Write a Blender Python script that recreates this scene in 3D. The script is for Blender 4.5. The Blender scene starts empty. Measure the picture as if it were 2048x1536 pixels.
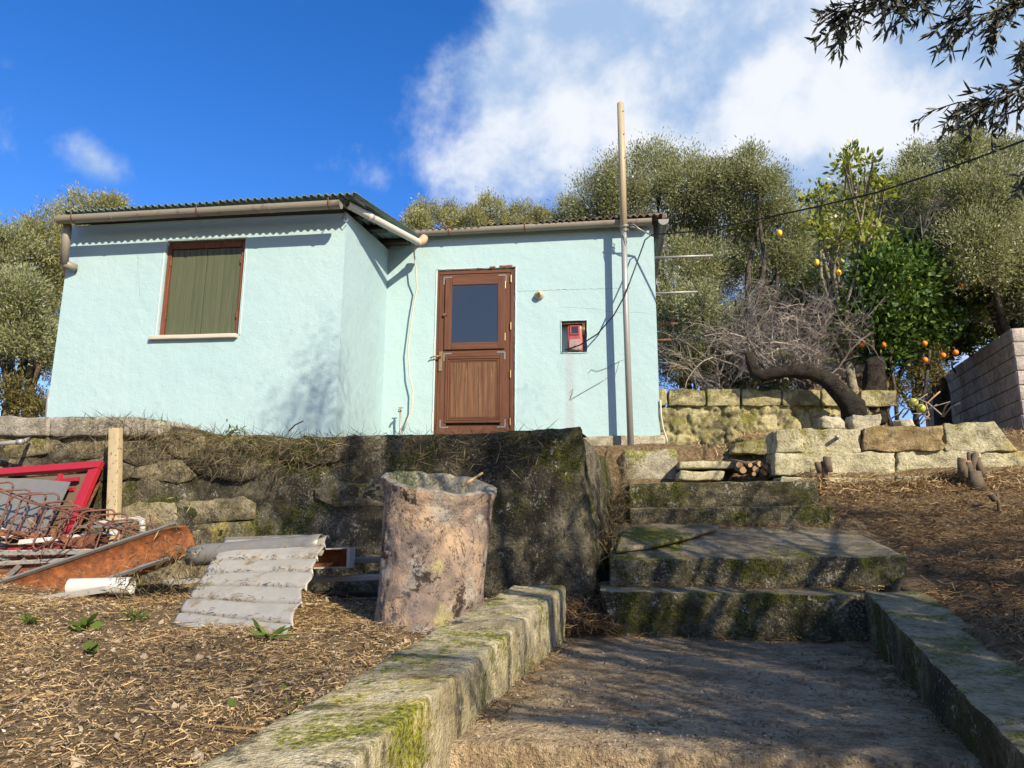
import bpy, bmesh, math, random
import numpy as np
from mathutils import Vector, Matrix, noise as mn
random.seed(7); rng = np.random.default_rng(7)
SC = bpy.context.scene
COL = SC.collection
R = math.radians
# ---------------------------------------------------------------- camera
F = 1450.0; H = 1.5
def _axes(yaw, pit, rol):
    cy, sy, cp, sp = math.cos(yaw), math.sin(yaw), math.cos(pit), math.sin(pit)
    f = Vector((-sy*cp, cy*cp, sp)); r0 = Vector((cy, sy, 0)); u0 = r0.cross(f)
    return math.cos(rol)*r0+math.sin(rol)*u0, -math.sin(rol)*r0+math.cos(rol)*u0, f
AR, AU, AF = _axes(R(6.61), R(11.32), R(.33))
cam_d = bpy.data.cameras.new('camera'); cam_d.sensor_width = 36; cam_d.lens = 36*F/2048
cam_d.clip_start = .05; cam_d.clip_end = 2000
cam = bpy.data.objects.new('camera', cam_d); COL.objects.link(cam)
cam.matrix_world = Matrix(((AR.x, AU.x, -AF.x, 0), (AR.y, AU.y, -AF.y, 0), (AR.z, AU.z, -AF.z, H), (0, 0, 0, 1)))
SC.camera = cam
SC.cycles.max_bounces = 6; SC.cycles.diffuse_bounces = 3; SC.cycles.glossy_bounces = 2; SC.cycles.transmission_bounces = 3; SC.cycles.transparent_max_bounces = 4
SC.cycles.caustics_reflective = False; SC.cycles.caustics_refractive = False; SC.cycles.adaptive_threshold = .02
def ray(x, y): return AR*((x-1024)/F)+AU*((768-y)/F)+AF
CAM = Vector((0, 0, H))
def PY(x, y, Y): d = ray(x, y); return CAM+d*(Y/d.y)
def PX(x, y, X): d = ray(x, y); return CAM+d*(X/d.x)
def PZ(x, y, Z): d = ray(x, y); return CAM+d*((Z-H)/d.z)
# ---------------------------------------------------------------- sky, sun, exposure
SUNV = Vector((.82, -1.0, .78)).normalized()          # towards the sun
EL = math.asin(SUNV.z); AZ = math.atan2(SUNV.x, SUNV.y)
SC.view_settings.view_transform = 'Standard'; SC.view_settings.look = 'None'
SC.view_settings.gamma = 1; SC.view_settings.exposure = 0.76; SC.view_settings.use_curve_mapping = False
sl = bpy.data.lights.new('sun', 'SUN'); sl.energy = 5.0; sl.angle = R(.53); sl.color = (1, .87, .68)
so = bpy.data.objects.new('sun', sl); COL.objects.link(so); so.location = (6, -8, 9)
so.rotation_euler = (-SUNV).to_track_quat('-Z', 'Y').to_euler()

class NT:
    def __init__(s, tree): s.t = tree; s.n = tree.nodes; s.l = tree.links
    def new(s, typ, **kw):
        n = s.n.new(typ)
        for k, v in kw.items(): setattr(n, k, v)
        return n
    def put(s, sock, v):
        if v is None: return
        if isinstance(v, bpy.types.NodeSocket): s.l.new(v, sock)
        elif isinstance(v, (tuple, list)) and len(v) == 3 and sock.type == 'RGBA': sock.default_value = (*v, 1)
        else: sock.default_value = v
    def math(s, op, a, b=None, c=None, clamp=False):
        n = s.new('ShaderNodeMath', operation=op); n.use_clamp = clamp
        s.put(n.inputs[0], a); s.put(n.inputs[1], b); s.put(n.inputs[2], c); return n.outputs[0]
    def vmath(s, op, a, b=None):
        n = s.new('ShaderNodeVectorMath', operation=op); s.put(n.inputs[0], a); s.put(n.inputs[1], b)
        return n.outputs['Value'] if op in ('DOT_PRODUCT', 'LENGTH') else n.outputs[0]
    def noise(s, co, scale, detail=6, rough=.6, dist=0):
        n = s.new('ShaderNodeTexNoise'); s.put(n.inputs['Vector'], co)
        n.inputs['Scale'].default_value = scale; n.inputs['Detail'].default_value = detail
        n.inputs['Roughness'].default_value = rough; n.inputs['Distortion'].default_value = dist
        return n.outputs['Fac']
    def voro(s, co, scale, feature='F1'):
        n = s.new('ShaderNodeTexVoronoi', feature=feature); s.put(n.inputs['Vector'], co); n.inputs['Scale'].default_value = scale
        return n.outputs['Distance']
    def ramp(s, fac, stops, interp='LINEAR'):
        n = s.new('ShaderNodeValToRGB'); cr = n.color_ramp; cr.interpolation = interp
        while len(cr.elements) < len(stops): cr.elements.new(.5)
        for e, (p, c) in zip(cr.elements, stops):
            e.position = p; e.color = (c, c, c, 1) if isinstance(c, (int, float)) else (*c, 1)
        s.put(n.inputs[0], fac); return n.outputs[0]
    def step(s, fac, a, b):
        n = s.new('ShaderNodeMapRange', interpolation_type='SMOOTHSTEP'); s.put(n.inputs['Value'], fac)
        n.inputs['From Min'].default_value = a; n.inputs['From Max'].default_value = b; return n.outputs[0]
    def mix(s, fac, a, b, blend='MIX'):
        n = s.new('ShaderNodeMix', data_type='RGBA', blend_type=blend); n.clamp_factor = True
        s.put(n.inputs[0], fac); s.put(n.inputs[6], a); s.put(n.inputs[7], b); return n.outputs[2]
    def mapping(s, co, scale=(1, 1, 1), loc=(0, 0, 0), rot=(0, 0, 0)):
        n = s.new('ShaderNodeMapping'); s.put(n.inputs[0], co)
        n.inputs['Scale'].default_value = scale; n.inputs['Location'].default_value = loc; n.inputs['Rotation'].default_value = rot
        return n.outputs[0]
    def bump(s, h, strength=.4, dist=.01, normal=None):
        n = s.new('ShaderNodeBump'); s.put(n.inputs['Height'], h); n.inputs['Strength'].default_value = strength
        n.inputs['Distance'].default_value = dist; s.put(n.inputs['Normal'], normal); return n.outputs[0]

W = bpy.data.worlds.new('World'); SC.world = W; W.use_nodes = True
w = NT(W.node_tree); w.n.clear()
sky = w.new('ShaderNodeTexSky', sky_type='NISHITA'); sky.sun_disc = False; sky.sun_elevation = EL; sky.sun_rotation = AZ
sky.altitude = 100; sky.air_density = 1.0; sky.dust_density = .35; sky.ozone_density = 2.5
dirn = w.new('ShaderNodeTexCoord').outputs['Generated']
# clouds: drifting cumulus, as heaps at their places in the sky plus wisps from noise
CLOUDS = [(1130, 110, 150, 1.), (1240, 40, 150, 1.), (1060, 240, 130, .85), (1220, 230, 190, 1.), (1330, 210, 110, .8), (1330, 350, 200, .9),
          (1480, 330, 220, 1.), (1640, 150, 150, 1.1), (1590, 30, 110, 1.), (1800, 130, 220, 1.1), (1950, 230, 250, 1.), (1700, 320, 260, 1.), (2080, 60, 220, .8), (2100, 400, 260, 1.),
          (165, 305, 42, .55), (215, 330, 48, .58), (265, 350, 44, .42), (830, 340, 80, .42), (900, 362, 80, .42), (980, 380, 90, .6), (760, 366, 26, .4), (650, 40, 110, .22), (850, 190, 80, .36)]
acc = None
for px, py, rr, wt in CLOUDS:
    c = ray(px, py).normalized(); s_ = (rr/F)**2
    d = w.vmath('DOT_PRODUCT', dirn, tuple(c))
    e = w.math('EXPONENT', w.math('MULTIPLY', w.math('SUBTRACT', d, 1.0), 2.2/s_))
    acc = w.math('MULTIPLY_ADD', e, wt, acc if acc is not None else 0.0)
cn = w.noise(dirn, 5.5, 8, .6, .1); cn2 = w.noise(w.mapping(dirn, loc=(3.1, 1.7, .4)), 10, 8, .6, .15); cn3 = w.noise(w.mapping(dirn, loc=(9, 2, 5)), 2.2, 4, .5)
far = w.step(cn3, .42, .60)  # unseen cloud cover outside the view, widened to whiten the ambient light
dens = w.math('ADD', w.math('MAXIMUM', w.math('MINIMUM', acc, 1.15), w.math('MULTIPLY', w.math('MULTIPLY', far, .8), w.math('SUBTRACT', 1., w.step(w.vmath('DOT_PRODUCT', dirn, tuple(AF)), .55, .75)))), w.math('MULTIPLY_ADD', cn, 2.1, -1.2))
dens = w.math('ADD', dens, w.math('MULTIPLY_ADD', cn2, 1.3, -.65))
alpha = w.step(dens, .08, 1.0)
lit = w.step(w.math('ADD', w.math('MULTIPLY', cn2, .5), w.math('MULTIPLY', w.noise(w.mapping(dirn, loc=(6, 2, 8)), 3.6, 6, .55, .2), 1.3)), .80, 1.08)
ccol = w.mix(lit, (2.1, 2.95, 4.3), (5.0, 5.15, 5.35))
hs = w.new('ShaderNodeHueSaturation'); hs.inputs['Saturation'].default_value = 1.36; hs.inputs['Value'].default_value = .98
w.l.new(sky.outputs[0], hs.inputs['Color'])
bg = w.new('ShaderNodeBackground'); bg.inputs['Strength'].default_value = .115
w.l.new(w.mix(w.math('MULTIPLY', alpha, .93), w.mix(1., hs.outputs[0], (1., .86, 1.12), 'MULTIPLY'), ccol), bg.inputs['Color'])
w.l.new(bg.outputs[0], w.new('ShaderNodeOutputWorld').inputs[0])

# ---------------------------------------------------------------- materials
MATS = {}
def material(name, fn, rough=.85, spec=.3):
    if name in MATS: return MATS[name]
    m = bpy.data.materials.new(name); m.use_nodes = True; t = NT(m.node_tree); t.n.clear()
    b = t.new('ShaderNodeBsdfPrincipled'); b.inputs['Roughness'].default_value = rough; b.inputs['Specular IOR Level'].default_value = spec
    o = t.new('ShaderNodeOutputMaterial'); t.l.new(b.outputs[0], o.inputs[0])
    t.pos = t.new('ShaderNodeNewGeometry').outputs['Position']; t.b = b; t.o = o
    t.rnd = t.new('ShaderNodeObjectInfo').outputs['Random']
    fn(t)
    MATS[name] = m; return m
def setp(t, **kw):
    for k, v in kw.items(): t.put(t.b.inputs[k.replace('_', ' ')], v)

def concrete(name, dark, light, moss=.3, lichen=.2, black=.3, mosscol=(.075, .095, .012), sc=1., mossz=.25, bump=.7, seed=0, yellow=0., speck=.6, streak=0., spl=None):
    """weathered concrete or stone; moss, lichen, black and yellow are the shares of it they cover"""
    q = lambda c: .5+(.5-c)*.24
    def fn(t):
        p = t.mapping(t.pos, loc=(seed*3.7, seed*1.3, seed*2.1)); L = lambda *o: t.mapping(p, loc=o)
        n1 = t.noise(p, 2.2*sc, 5, .65); n2 = t.noise(p, 11*sc, 6, .68, .3); n3 = t.noise(p, 55, 4, .7); n4 = t.noise(L(3, 3, 3), 115, 3, .65)
        c = t.mix(t.step(t.math('ADD', t.math('MULTIPLY', n1, .45), t.math('MULTIPLY', n2, .55)), .4, .6), dark, light)
        if yellow: c = t.mix(t.math('MULTIPLY', t.step(t.math('ADD', t.math('MULTIPLY', t.noise(L(1, 7, 3), 3.2, 5), .75), t.math('MULTIPLY', n3, .25)), q(yellow), q(yellow)+.06), .75), c, (.46, .38, .10))
        if black:
            bp_ = L(2, 9, 4)
            if streak: bp_ = t.mapping(p, scale=(3.4, 3.4, .8), loc=(2, 9, 4))
            k = t.math('ADD', t.math('MULTIPLY', t.noise(bp_, 1.9*sc, 7, .7, .4), .72), t.math('MULTIPLY', n2, .28))
            c = t.mix(t.math('MULTIPLY', t.step(k, q(black)-.03, q(black)+.07), .85), c, t.mix(n3, (.012, .011, .008), (.055, .05, .038)))
        c = t.mix(t.math('MULTIPLY', t.step(n3, .53, .63), speck*.75), c, tuple(x*.28 for x in dark))
        n5 = t.noise(L(7, 7, 2), 70, 4, .75)
        c = t.mix(t.math('MULTIPLY', t.step(t.math('ADD', t.math('MULTIPLY', n5, .7), t.math('MULTIPLY', n1, .3)), .54, .6), speck*.8), c, spl or tuple(min(1, x*1.25) for x in light))
        if moss:
            nz = t.new('ShaderNodeSeparateXYZ'); t.l.new(t.new('ShaderNodeNewGeometry').outputs['Normal'], nz.inputs[0])
            k = t.math('ADD', t.math('MULTIPLY', t.noise(L(8, 1, 6), 2.6*sc, 7, .7, .5), .72), t.math('MULTIPLY', n3, .28))
            k = t.math('ADD', k, t.math('MULTIPLY', nz.outputs[2], mossz*.25))
            mc = t.mix(t.step(t.noise(L(5, 5, 1), 75, 3, .7), .38, .62), tuple(x*.35 for x in mosscol), tuple(min(1, x*1.7) for x in mosscol))
            c = t.mix(t.math('MULTIPLY', t.step(k, q(moss)-.03, q(moss)+.06), .9), c, mc)
        if lichen:
            k = t.math('ADD', t.math('MULTIPLY', t.noise(L(4, 2, 1), 8*sc, 6, .75), .6), t.math('MULTIPLY', t.noise(L(1, 1, 7), 48, 4, .75), .4))
            c = t.mix(t.math('MULTIPLY', t.step(k, q(lichen)+.005, q(lichen)+.035), .75), c, t.mix(n4, (.27, .27, .21), (.5, .49, .42)))
        h = t.math('ADD', t.math('MULTIPLY', n2, 1.3), t.math('ADD', t.math('MULTIPLY', n3, .9), t.math('MULTIPLY', n4, .5)))
        setp(t, Base_Color=c, Normal=t.bump(h, bump, .03))
    return material(name, fn, .95, .12)

def plain(name, col, var=.25, rough=.6, metal=0, sc=12, bump=.1, spec=.4, dirt=None, dirtamt=.3, dsc=6):
    def fn(t):
        n = t.noise(t.pos, sc, 6, .65); c = t.mix(n, tuple(x*(1-var) for x in col), tuple(min(1, x*(1+var)) for x in col))
        if dirt is not None:
            k = t.noise(t.mapping(t.pos, loc=(3, 3, 1)), dsc, 8, .7); c = t.mix(t.step(k, .68-.3*dirtamt, .78-.26*dirtamt), c, dirt)
        setp(t, Base_Color=c, Metallic=metal, Normal=t.bump(t.noise(t.pos, sc*6, 4), bump, .004))
    return material(name, fn, rough, spec)

def plaster():
    def fn(t):
        n1 = t.noise(t.pos, .9, 5); n2 = t.noise(t.pos, 9, 7, .65); n3 = t.noise(t.pos, 60, 5, .7)
        c = t.mix(t.step(n1, .3, .7), (.315, .452, .465), (.335, .468, .475))
        c = t.mix(t.math('MULTIPLY', t.step(n2, .55, .8), .4), c, (.375, .50, .50))
        # rain streaks of grime
        ns = t.noise(t.mapping(t.pos, scale=(9, 9, .7)), 1.0, 6, .6)
        c = t.mix(t.math('MULTIPLY', t.step(ns, .6, .8), .22), c, (.225, .325, .335))
        c = t.mix(t.math('MULTIPLY', t.step(t.noise(t.mapping(t.pos, loc=(4, 8, 2)), 1.6, 9, .72), .63, .7), .35), c, (.345, .45, .45))
        sx = t.new('ShaderNodeSeparateXYZ'); t.l.new(t.pos, sx.inputs[0])
        st = t.math('MULTIPLY', t.math('MULTIPLY', t.step(sx.outputs[0], -.36, -.3), t.math('SUBTRACT', 1., t.step(sx.outputs[0], -.27, -.2))), t.math('MULTIPLY', t.step(sx.outputs[1], 8.0, 8.05), t.math('SUBTRACT', 1., t.step(sx.outputs[2], 3.45, 3.55))))
        c = t.mix(t.math('MULTIPLY', st, t.math('MULTIPLY', ns, .6)), c, (.30, .25, .28))
        # hairline cracks
        v = t.voro(t.vmath('ADD', t.pos, t.vmath('MULTIPLY', t.new('ShaderNodeTexNoise').outputs['Color'], (.25, .25, .25))), .55, 'DISTANCE_TO_EDGE')
        cr = t.math('MULTIPLY', t.math('SUBTRACT', 1.0, t.step(v, .0006, .0024)), t.step(t.noise(t.mapping(t.pos, loc=(2, 2, 9)), .8, 2), .55, .62))
        c = t.mix(t.math('MULTIPLY', cr, .6), c, (.16, .2, .2))
        h = t.math('ADD', t.math('MULTIPLY', t.noise(t.pos, 2.6, 4), 3.0), t.math('ADD', n2, t.math('MULTIPLY', n3, .5)))
        setp(t, Base_Color=c, Normal=t.bump(h, .5, .012))
    return material('pale_blue_plaster', fn, .85, .2)

def wood(name, c1, c2, c3, axis='Z', sc=1., wear=.3, rough=.7):
    def fn(t):
        s = {'Z': (28, 28, 1.6), 'X': (1.6, 28, 28)}[axis]
        p = t.mapping(t.pos, scale=tuple(v*sc for v in s)); p = t.vmath('ADD', p, t.vmath('SCALE', t.pos, None)) if False else p
        of = t.new('ShaderNodeCombineXYZ'); t.put(of.inputs[0], t.math('MULTIPLY', t.rnd, 40)); p = t.vmath('ADD', p, of.outputs[0])
        n = t.noise(p, 1.0, 7, .65, 1.2); g = t.noise(p, 3.2, 5, .6)
        c = t.mix(t.step(n, .3, .7), c1, c2); c = t.mix(t.math('MULTIPLY', t.step(g, .55, .75), .5), c, c1)
        c = t.mix(t.math('MULTIPLY', t.rnd, .25), c, c2)
        k = t.noise(t.mapping(p, loc=(7, 3, 1)), .7, 8, .75); c = t.mix(t.step(k, .8-.4*wear, .9-.36*wear), c, c3)
        setp(t, Base_Color=c, Normal=t.bump(t.math('ADD', n, t.math('MULTIPLY', g, .6)), .35, .004))
    return material(name, fn, rough, .35)

def rusty(name, base, rust=.5, rustcol=(.20, .065, .02), rough=.75, metal=.1, sc=5, dark=(.07, .03, .015)):
    def fn(t):
        n = t.noise(t.pos, sc, 9, .7); n2 = t.noise(t.pos, sc*7, 6, .7)
        rc = t.mix(t.step(n2, .3, .7), dark, rustcol); rc = t.mix(t.math('MULTIPLY', t.step(t.noise(t.mapping(t.pos, loc=(3, 1, 1)), sc*2.5, 6), .5, .7), .6), rc, tuple(min(1, x*1.7) for x in rustcol))
        b = t.mix(n2, tuple(x*.75 for x in base), tuple(min(1, x*1.2) for x in base))
        k = t.step(t.math('ADD', t.math('MULTIPLY', n, .75), t.math('MULTIPLY', n2, .25)), .72-.42*rust, .8-.4*rust)
        setp(t, Base_Color=t.mix(k, b, rc), Metallic=t.math('MULTIPLY', t.math('SUBTRACT', 1., k), metal), Roughness=t.mix(k, (rough*.7,)*3, (.95,)*3), Normal=t.bump(n2, .35, .004))
    return material(name, fn, rough, .4)

def island(name, stops, rough=.8, trans=0., spec=.2, back=None):
    """colour per leaf, straw or chip"""
    def fn(t):
        g = t.new('ShaderNodeNewGeometry'); r = g.outputs['Random Per Island']
        n = t.noise(t.pos, 1.3, 3)
        c = t.ramp(t.math('ADD', t.math('MULTIPLY', r, .8), t.math('MULTIPLY_ADD', n, .8, -.3), clamp=True), stops)
        if back is not None: c = t.mix(g.outputs['Backfacing'], c, back)
        setp(t, Base_Color=c)
        if trans:
            tr = t.new('ShaderNodeBsdfTranslucent'); t.put(tr.inputs[0], c); mx = t.new('ShaderNodeMixShader'); mx.inputs[0].default_value = trans
            t.l.new(t.b.outputs[0], mx.inputs[1]); t.l.new(tr.outputs[0], mx.inputs[2]); t.l.new(mx.outputs[0], t.o.inputs[0])
    return material(name, fn, rough, spec)

M = {}
M['plaster'] = plaster()
M['wall'] = concrete('mossy_retaining_wall', (.06, .052, .032), (.20, .175, .115), moss=.34, lichen=.2, black=.55, mosscol=(.05, .055, .01), seed=1, speck=.8, spl=(.30, .28, .21))
M['stone'] = concrete('lichen_wall_stone', (.13, .108, .062), (.35, .30, .185), moss=.28, lichen=.16, black=.36, mosscol=(.10, .10, .02), seed=2, yellow=.22)
M['cap'] = concrete('weathered_cap', (.19, .17, .13), (.40, .37, .29), moss=.12, lichen=.2, black=.2, seed=3)
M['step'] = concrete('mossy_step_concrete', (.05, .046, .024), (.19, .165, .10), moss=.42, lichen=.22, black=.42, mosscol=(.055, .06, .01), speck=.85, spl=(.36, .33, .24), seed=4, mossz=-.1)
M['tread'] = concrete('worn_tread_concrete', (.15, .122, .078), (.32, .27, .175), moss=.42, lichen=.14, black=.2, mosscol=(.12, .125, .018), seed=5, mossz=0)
M['path'] = concrete('path_concrete', (.22, .16, .092), (.47, .365, .225), moss=.06, lichen=.06, black=.14, seed=6, mossz=0, bump=.9, sc=1.2, speck=.8)
M['kerb'] = concrete('lichen_kerb_concrete', (.29, .245, .14), (.56, .49, .31), moss=.34, lichen=.24, black=.34, seed=7, yellow=.22, mosscol=(.14, .15, .012), mossz=.05, streak=1)
M['block'] = concrete('pale_green_stone_block', (.27, .25, .155), (.52, .48, .32), moss=.2, lichen=.2, black=.12, seed=8, yellow=.10, mosscol=(.19, .18, .04))
M['brownblock'] = concrete('brown_stone_block', (.19, .14, .065), (.40, .31, .17), moss=.18, lichen=.14, black=.15, seed=9, mosscol=(.13, .11, .02))
M['backwall'] = concrete('mossy_back_wall', (.19, .17, .085), (.46, .41, .23), moss=.36, lichen=.12, black=.42, seed=10, mosscol=(.13, .125, .02), yellow=.14)
M['greyblock'] = concrete('grey_cement_block', (.36, .315, .265), (.56, .50, .43), moss=.03, lichen=.08, black=.04, seed=11, speck=.35)
M['mortar'] = concrete('grey_mortar', (.17, .15, .13), (.29, .265, .23), moss=.03, lichen=.05, black=.2, seed=12)
M['plinth'] = concrete('cement_plinth', (.25, .225, .16), (.48, .44, .33), moss=.24, lichen=.2, black=.12, seed=13, mosscol=(.16, .17, .025))
M['rock'] = concrete('pale_rock', (.32, .285, .2), (.55, .5, .37), moss=.08, lichen=.2, black=.04, seed=14)
M['oldroof'] = concrete('weathered_fibre_cement', (.075, .058, .044), (.21, .17, .135), moss=.18, lichen=.2, black=.25, seed=15)
M['bark'] = concrete('olive_bark', (.035, .03, .024), (.13, .112, .088), moss=.06, lichen=.1, black=.3, seed=16, sc=4)
M['darkbark'] = concrete('dark_bark', (.012, .010, .009), (.05, .042, .034), moss=.03, lichen=.03, black=.4, seed=17, sc=4)
M['greybark'] = concrete('grey_citrus_bark', (.15, .13, .085), (.36, .32, .23), moss=.12, lichen=.2, black=.1, seed=18, sc=4)
M['woodx'] = wood('door_wood_rail', (.06, .023, .011), (.125, .048, .022), (.24, .125, .065), 'X', wear=.22)
M['woodz'] = wood('door_wood_stile', (.06, .023, .011), (.125, .048, .022), (.24, .125, .065), 'Z', wear=.22)
M['plank'] = wood('door_plank_wood', (.06, .025, .012), (.16, .078, .036), (.28, .165, .085), 'Z', wear=.5)
M['shutter'] = wood('green_shutter_paint', (.06, .072, .036), (.085, .095, .05), (.22, .22, .135), 'Z', sc=.7, wear=.16, rough=.55)
M['winframe'] = wood('flaking_brown_frame', (.07, .024, .013), (.19, .062, .028), (.30, .15, .105), 'Z', wear=.45)
M['darkwood'] = plain('dark_rafter_wood', (.03, .024, .018), sc=20)
M['gutter'] = plain('stained_pvc_gutter', (.225, .205, .16), .12, .5, sc=5, dirt=(.12, .095, .07), dirtamt=.45, dsc=5)
M['gutterend'] = plain('grey_zinc_gutter', (.21, .215, .20), .15, .45, .4, sc=6, dirt=(.15, .14, .12), dirtamt=.3)
M['greenroof'] = plain('green_corrugated_sheet', (.13, .19, .175), .18, .45, .1, sc=4, dirt=(.10, .11, .09), dirtamt=.3)
M['pvc'] = plain('white_pvc', (.47, .47, .42), .08, .35, sc=6, dirt=(.40, .38, .31), dirtamt=.25)
M['clay'] = plain('terracotta', (.36, .12, .065), .2, .8)
M['glass'] = material('dark_window_pane', lambda t: setp(t, Base_Color=t.mix(t.step(t.noise(t.pos, 60, 8, .8), .62, .72), (.022, .027, .03), (.075, .08, .08)), Roughness=.05), .06, .9)
M['zincpole'] = plain('galvanised_pipe', (.30, .30, .285), .15, .45, .3, sc=10, dirt=(.30, .28, .24), dirtamt=.4)
M['beigepole'] = plain('beige_painted_pipe', (.36, .295, .185), .1, .5, sc=8, dirt=(.36, .30, .2), dirtamt=.3)
M['black'] = plain('black_cable', (.008, .008, .009), .2, .5)
M['wire'] = plain('bare_wire', (.30, .29, .26), .2, .4, .5)
M['cream'] = plain('cream_cable', (.48, .47, .36), .1, .5)
M['brass'] = plain('worn_brass', (.26, .19, .09), .2, .4, .5)
M['steel'] = plain('dull_steel_plate', (.20, .195, .185), .15, .5, .4)
M['rust'] = rusty('rusted_iron', (.12, .05, .03), .75, (.23, .085, .04))
M['rustrod'] = rusty('rust_brown_rebar', (.13, .06, .045), .6, (.21, .085, .05), dark=(.10, .045, .03))
M['redpaint'] = rusty('red_paint_rusting', (.36, .02, .032), .34, (.22, .05, .03), .5)
M['metered'] = rusty('faded_red_enamel', (.33, .07, .07), .42, (.22, .13, .10), .45)
M['brownpanel'] = plain('brown_panel', (.13, .085, .055), .2, .8)
M['zinc'] = rusty('galvanised_sheet', (.19, .187, .17), .4, (.20, .145, .085), .55, .15, sc=3.2, dark=(.13, .115, .09))
M['channel'] = rusty('rusted_channel_inside', (.28, .26, .21), .97, (.26, .085, .022), .8, 0, sc=5, dark=(.10, .04, .02))
M['whitepaint'] = rusty('chipped_white_paint', (.42, .405, .36), .36, (.24, .10, .05), .6, 0, sc=6)
M['post'] = plain('speckled_pale_post', (.37, .30, .175), .2, .9, sc=9, dirt=(.09, .065, .04), dirtamt=.45, dsc=38, bump=.4)
M['twig'] = plain('grey_dead_twig', (.26, .225, .19), .4, .9, sc=3)
M['cutwood'] = plain('sawn_wood_end', (.36, .225, .11), .25, .8, sc=40)
M['logbark'] = plain('cut_branch_bark', (.115, .09, .06), .6, .95, sc=60, bump=.6, dirt=(.07, .05, .03), dirtamt=.4, dsc=30)
def trunkmat(t):
    p = t.pos; L = lambda *o: t.mapping(p, loc=o); n2 = t.noise(p, 13, 7, .7, .4); n3 = t.noise(p, 70, 4, .7)
    j = lambda sc_, *o: t.math('ADD', t.math('MULTIPLY', t.noise(L(*o), sc_, 6, .65, .3), .8), t.math('MULTIPLY', n3, .2))
    c = t.mix(t.step(j(3.2, 0, 0, 0), .44, .56), (.22, .17, .135), (.37, .265, .175))
    c = t.mix(t.math('MULTIPLY', t.step(j(4.5, 2, 1, 3), .53, .58), .8), c, (.34, .305, .25))
    c = t.mix(t.math('MULTIPLY', t.step(j(2.6, 9, 1, 3), .56, .64), .75), c, (.36, .345, .12))
    c = t.mix(t.math('MULTIPLY', t.step(j(5, 1, 6, 3), .55, .57), .85), c, (.135, .11, .105))
    c = t.mix(t.math('MULTIPLY', t.step(j(6.5, 7, 6, 3), .565, .59), .9), c, (.03, .02, .016))
    c = t.mix(t.math('MULTIPLY', t.math('SUBTRACT', 1., t.step(t.math('ABSOLUTE', t.math('SUBTRACT', t.noise(L(4, 4, 4), 4, 5, .7, .6), .5)), .0, .012)), .8), c, (.03, .02, .016))
    c = t.mix(t.math('MULTIPLY', t.step(n3, .55, .64), .55), c, (.10, .075, .055))
    setp(t, Base_Color=c, Normal=t.bump(t.math('ADD', n2, t.math('MULTIPLY', n3, .5)), .7, .02))
M['drum'] = material('stained_concrete_pipe', trunkmat, .9, .2)
def soil(t):
    n = t.noise(t.pos, 3, 8, .65); n2 = t.noise(t.pos, 30, 7, .7); n3 = t.noise(t.pos, 130, 3, .6)
    c = t.mix(t.step(n2, .35, .7), (.11, .074, .04), (.33, .235, .13)); c = t.mix(t.math('MULTIPLY', t.step(n3, .55, .66), .6), c, (.48, .38, .22))
    c = t.mix(t.math('MULTIPLY', t.step(n, .55, .75), .5), c, (.05, .035, .022))
    setp(t, Base_Color=c, Normal=t.bump(t.math('ADD', n2, n3), 1., .03))
M['soil'] = material('soil_with_clippings', soil, .97, .1)
M['straw'] = island('dry_straw', [(0, (.10, .062, .032)), (.25, (.24, .155, .075)), (.5, (.41, .285, .135)), (.8, (.54, .395, .20)), (1, (.64, .53, .33))])
M['darkstraw'] = island('brown_cut_grass', [(0, (.05, .031, .018)), (.35, (.14, .087, .042)), (.7, (.29, .185, .085)), (1, (.42, .30, .15))])
M['chip'] = island('wood_chip_and_stone', [(0, (.08, .055, .035)), (.4, (.22, .165, .105)), (.8, (.36, .30, .22)), (1, (.48, .44, .38))])
M['weed'] = island('green_weed', [(0, (.035, .06, .012)), (.6, (.085, .13, .024)), (1, (.20, .22, .06))], trans=.3)
M['drygrass'] = island('dry_wall_grass', [(0, (.03, .025, .012)), (.5, (.11, .085, .04)), (1, (.27, .22, .12))])
M['olive'] = island('olive_leaf', [(0, (.09, .105, .024)), (.35, (.19, .215, .06)), (.75, (.29, .315, .105)), (1, (.42, .435, .21))], .42, .42, .45, back=(.34, .355, .21))
M['olivey'] = island('yellow_olive_leaf', [(0, (.11, .115, .022)), (.35, (.23, .235, .055)), (.75, (.34, .335, .09)), (1, (.46, .43, .17))], .42, .42, .45, back=(.36, .36, .19))
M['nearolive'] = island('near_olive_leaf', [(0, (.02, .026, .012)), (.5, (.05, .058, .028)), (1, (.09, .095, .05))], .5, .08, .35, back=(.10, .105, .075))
M['citrus'] = island('citrus_leaf', [(0, (.02, .05, .008)), (.45, (.05, .11, .016)), (.8, (.115, .19, .028)), (1, (.26, .30, .05))], .5, .25, .3)
M['citrusy'] = island('young_citrus_leaf', [(0, (.07, .11, .012)), (.5, (.19, .24, .024)), (1, (.42, .40, .06))], .4, .4, .4)
M['bush'] = island('dark_bush_leaf', [(0, (.045, .045, .015)), (.5, (.13, .115, .035)), (1, (.24, .21, .08))], .6, .2)
M['lemon'] = plain('lemon_skin', (.75, .47, .025), .12, .45, sc=20, bump=.3)
M['orange'] = plain('orange_skin', (.72, .20, .012), .12, .45, sc=20, bump=.3)
M['greenfruit'] = plain('unripe_fruit_skin', (.32, .34, .05), .15, .45, sc=20)
M['dial'] = plain('dark_meter_glass', (.03, .03, .035), .3, .15)
M['ceramic'] = plain('cream_ceramic', (.42, .38, .28), .08, .35)

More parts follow.
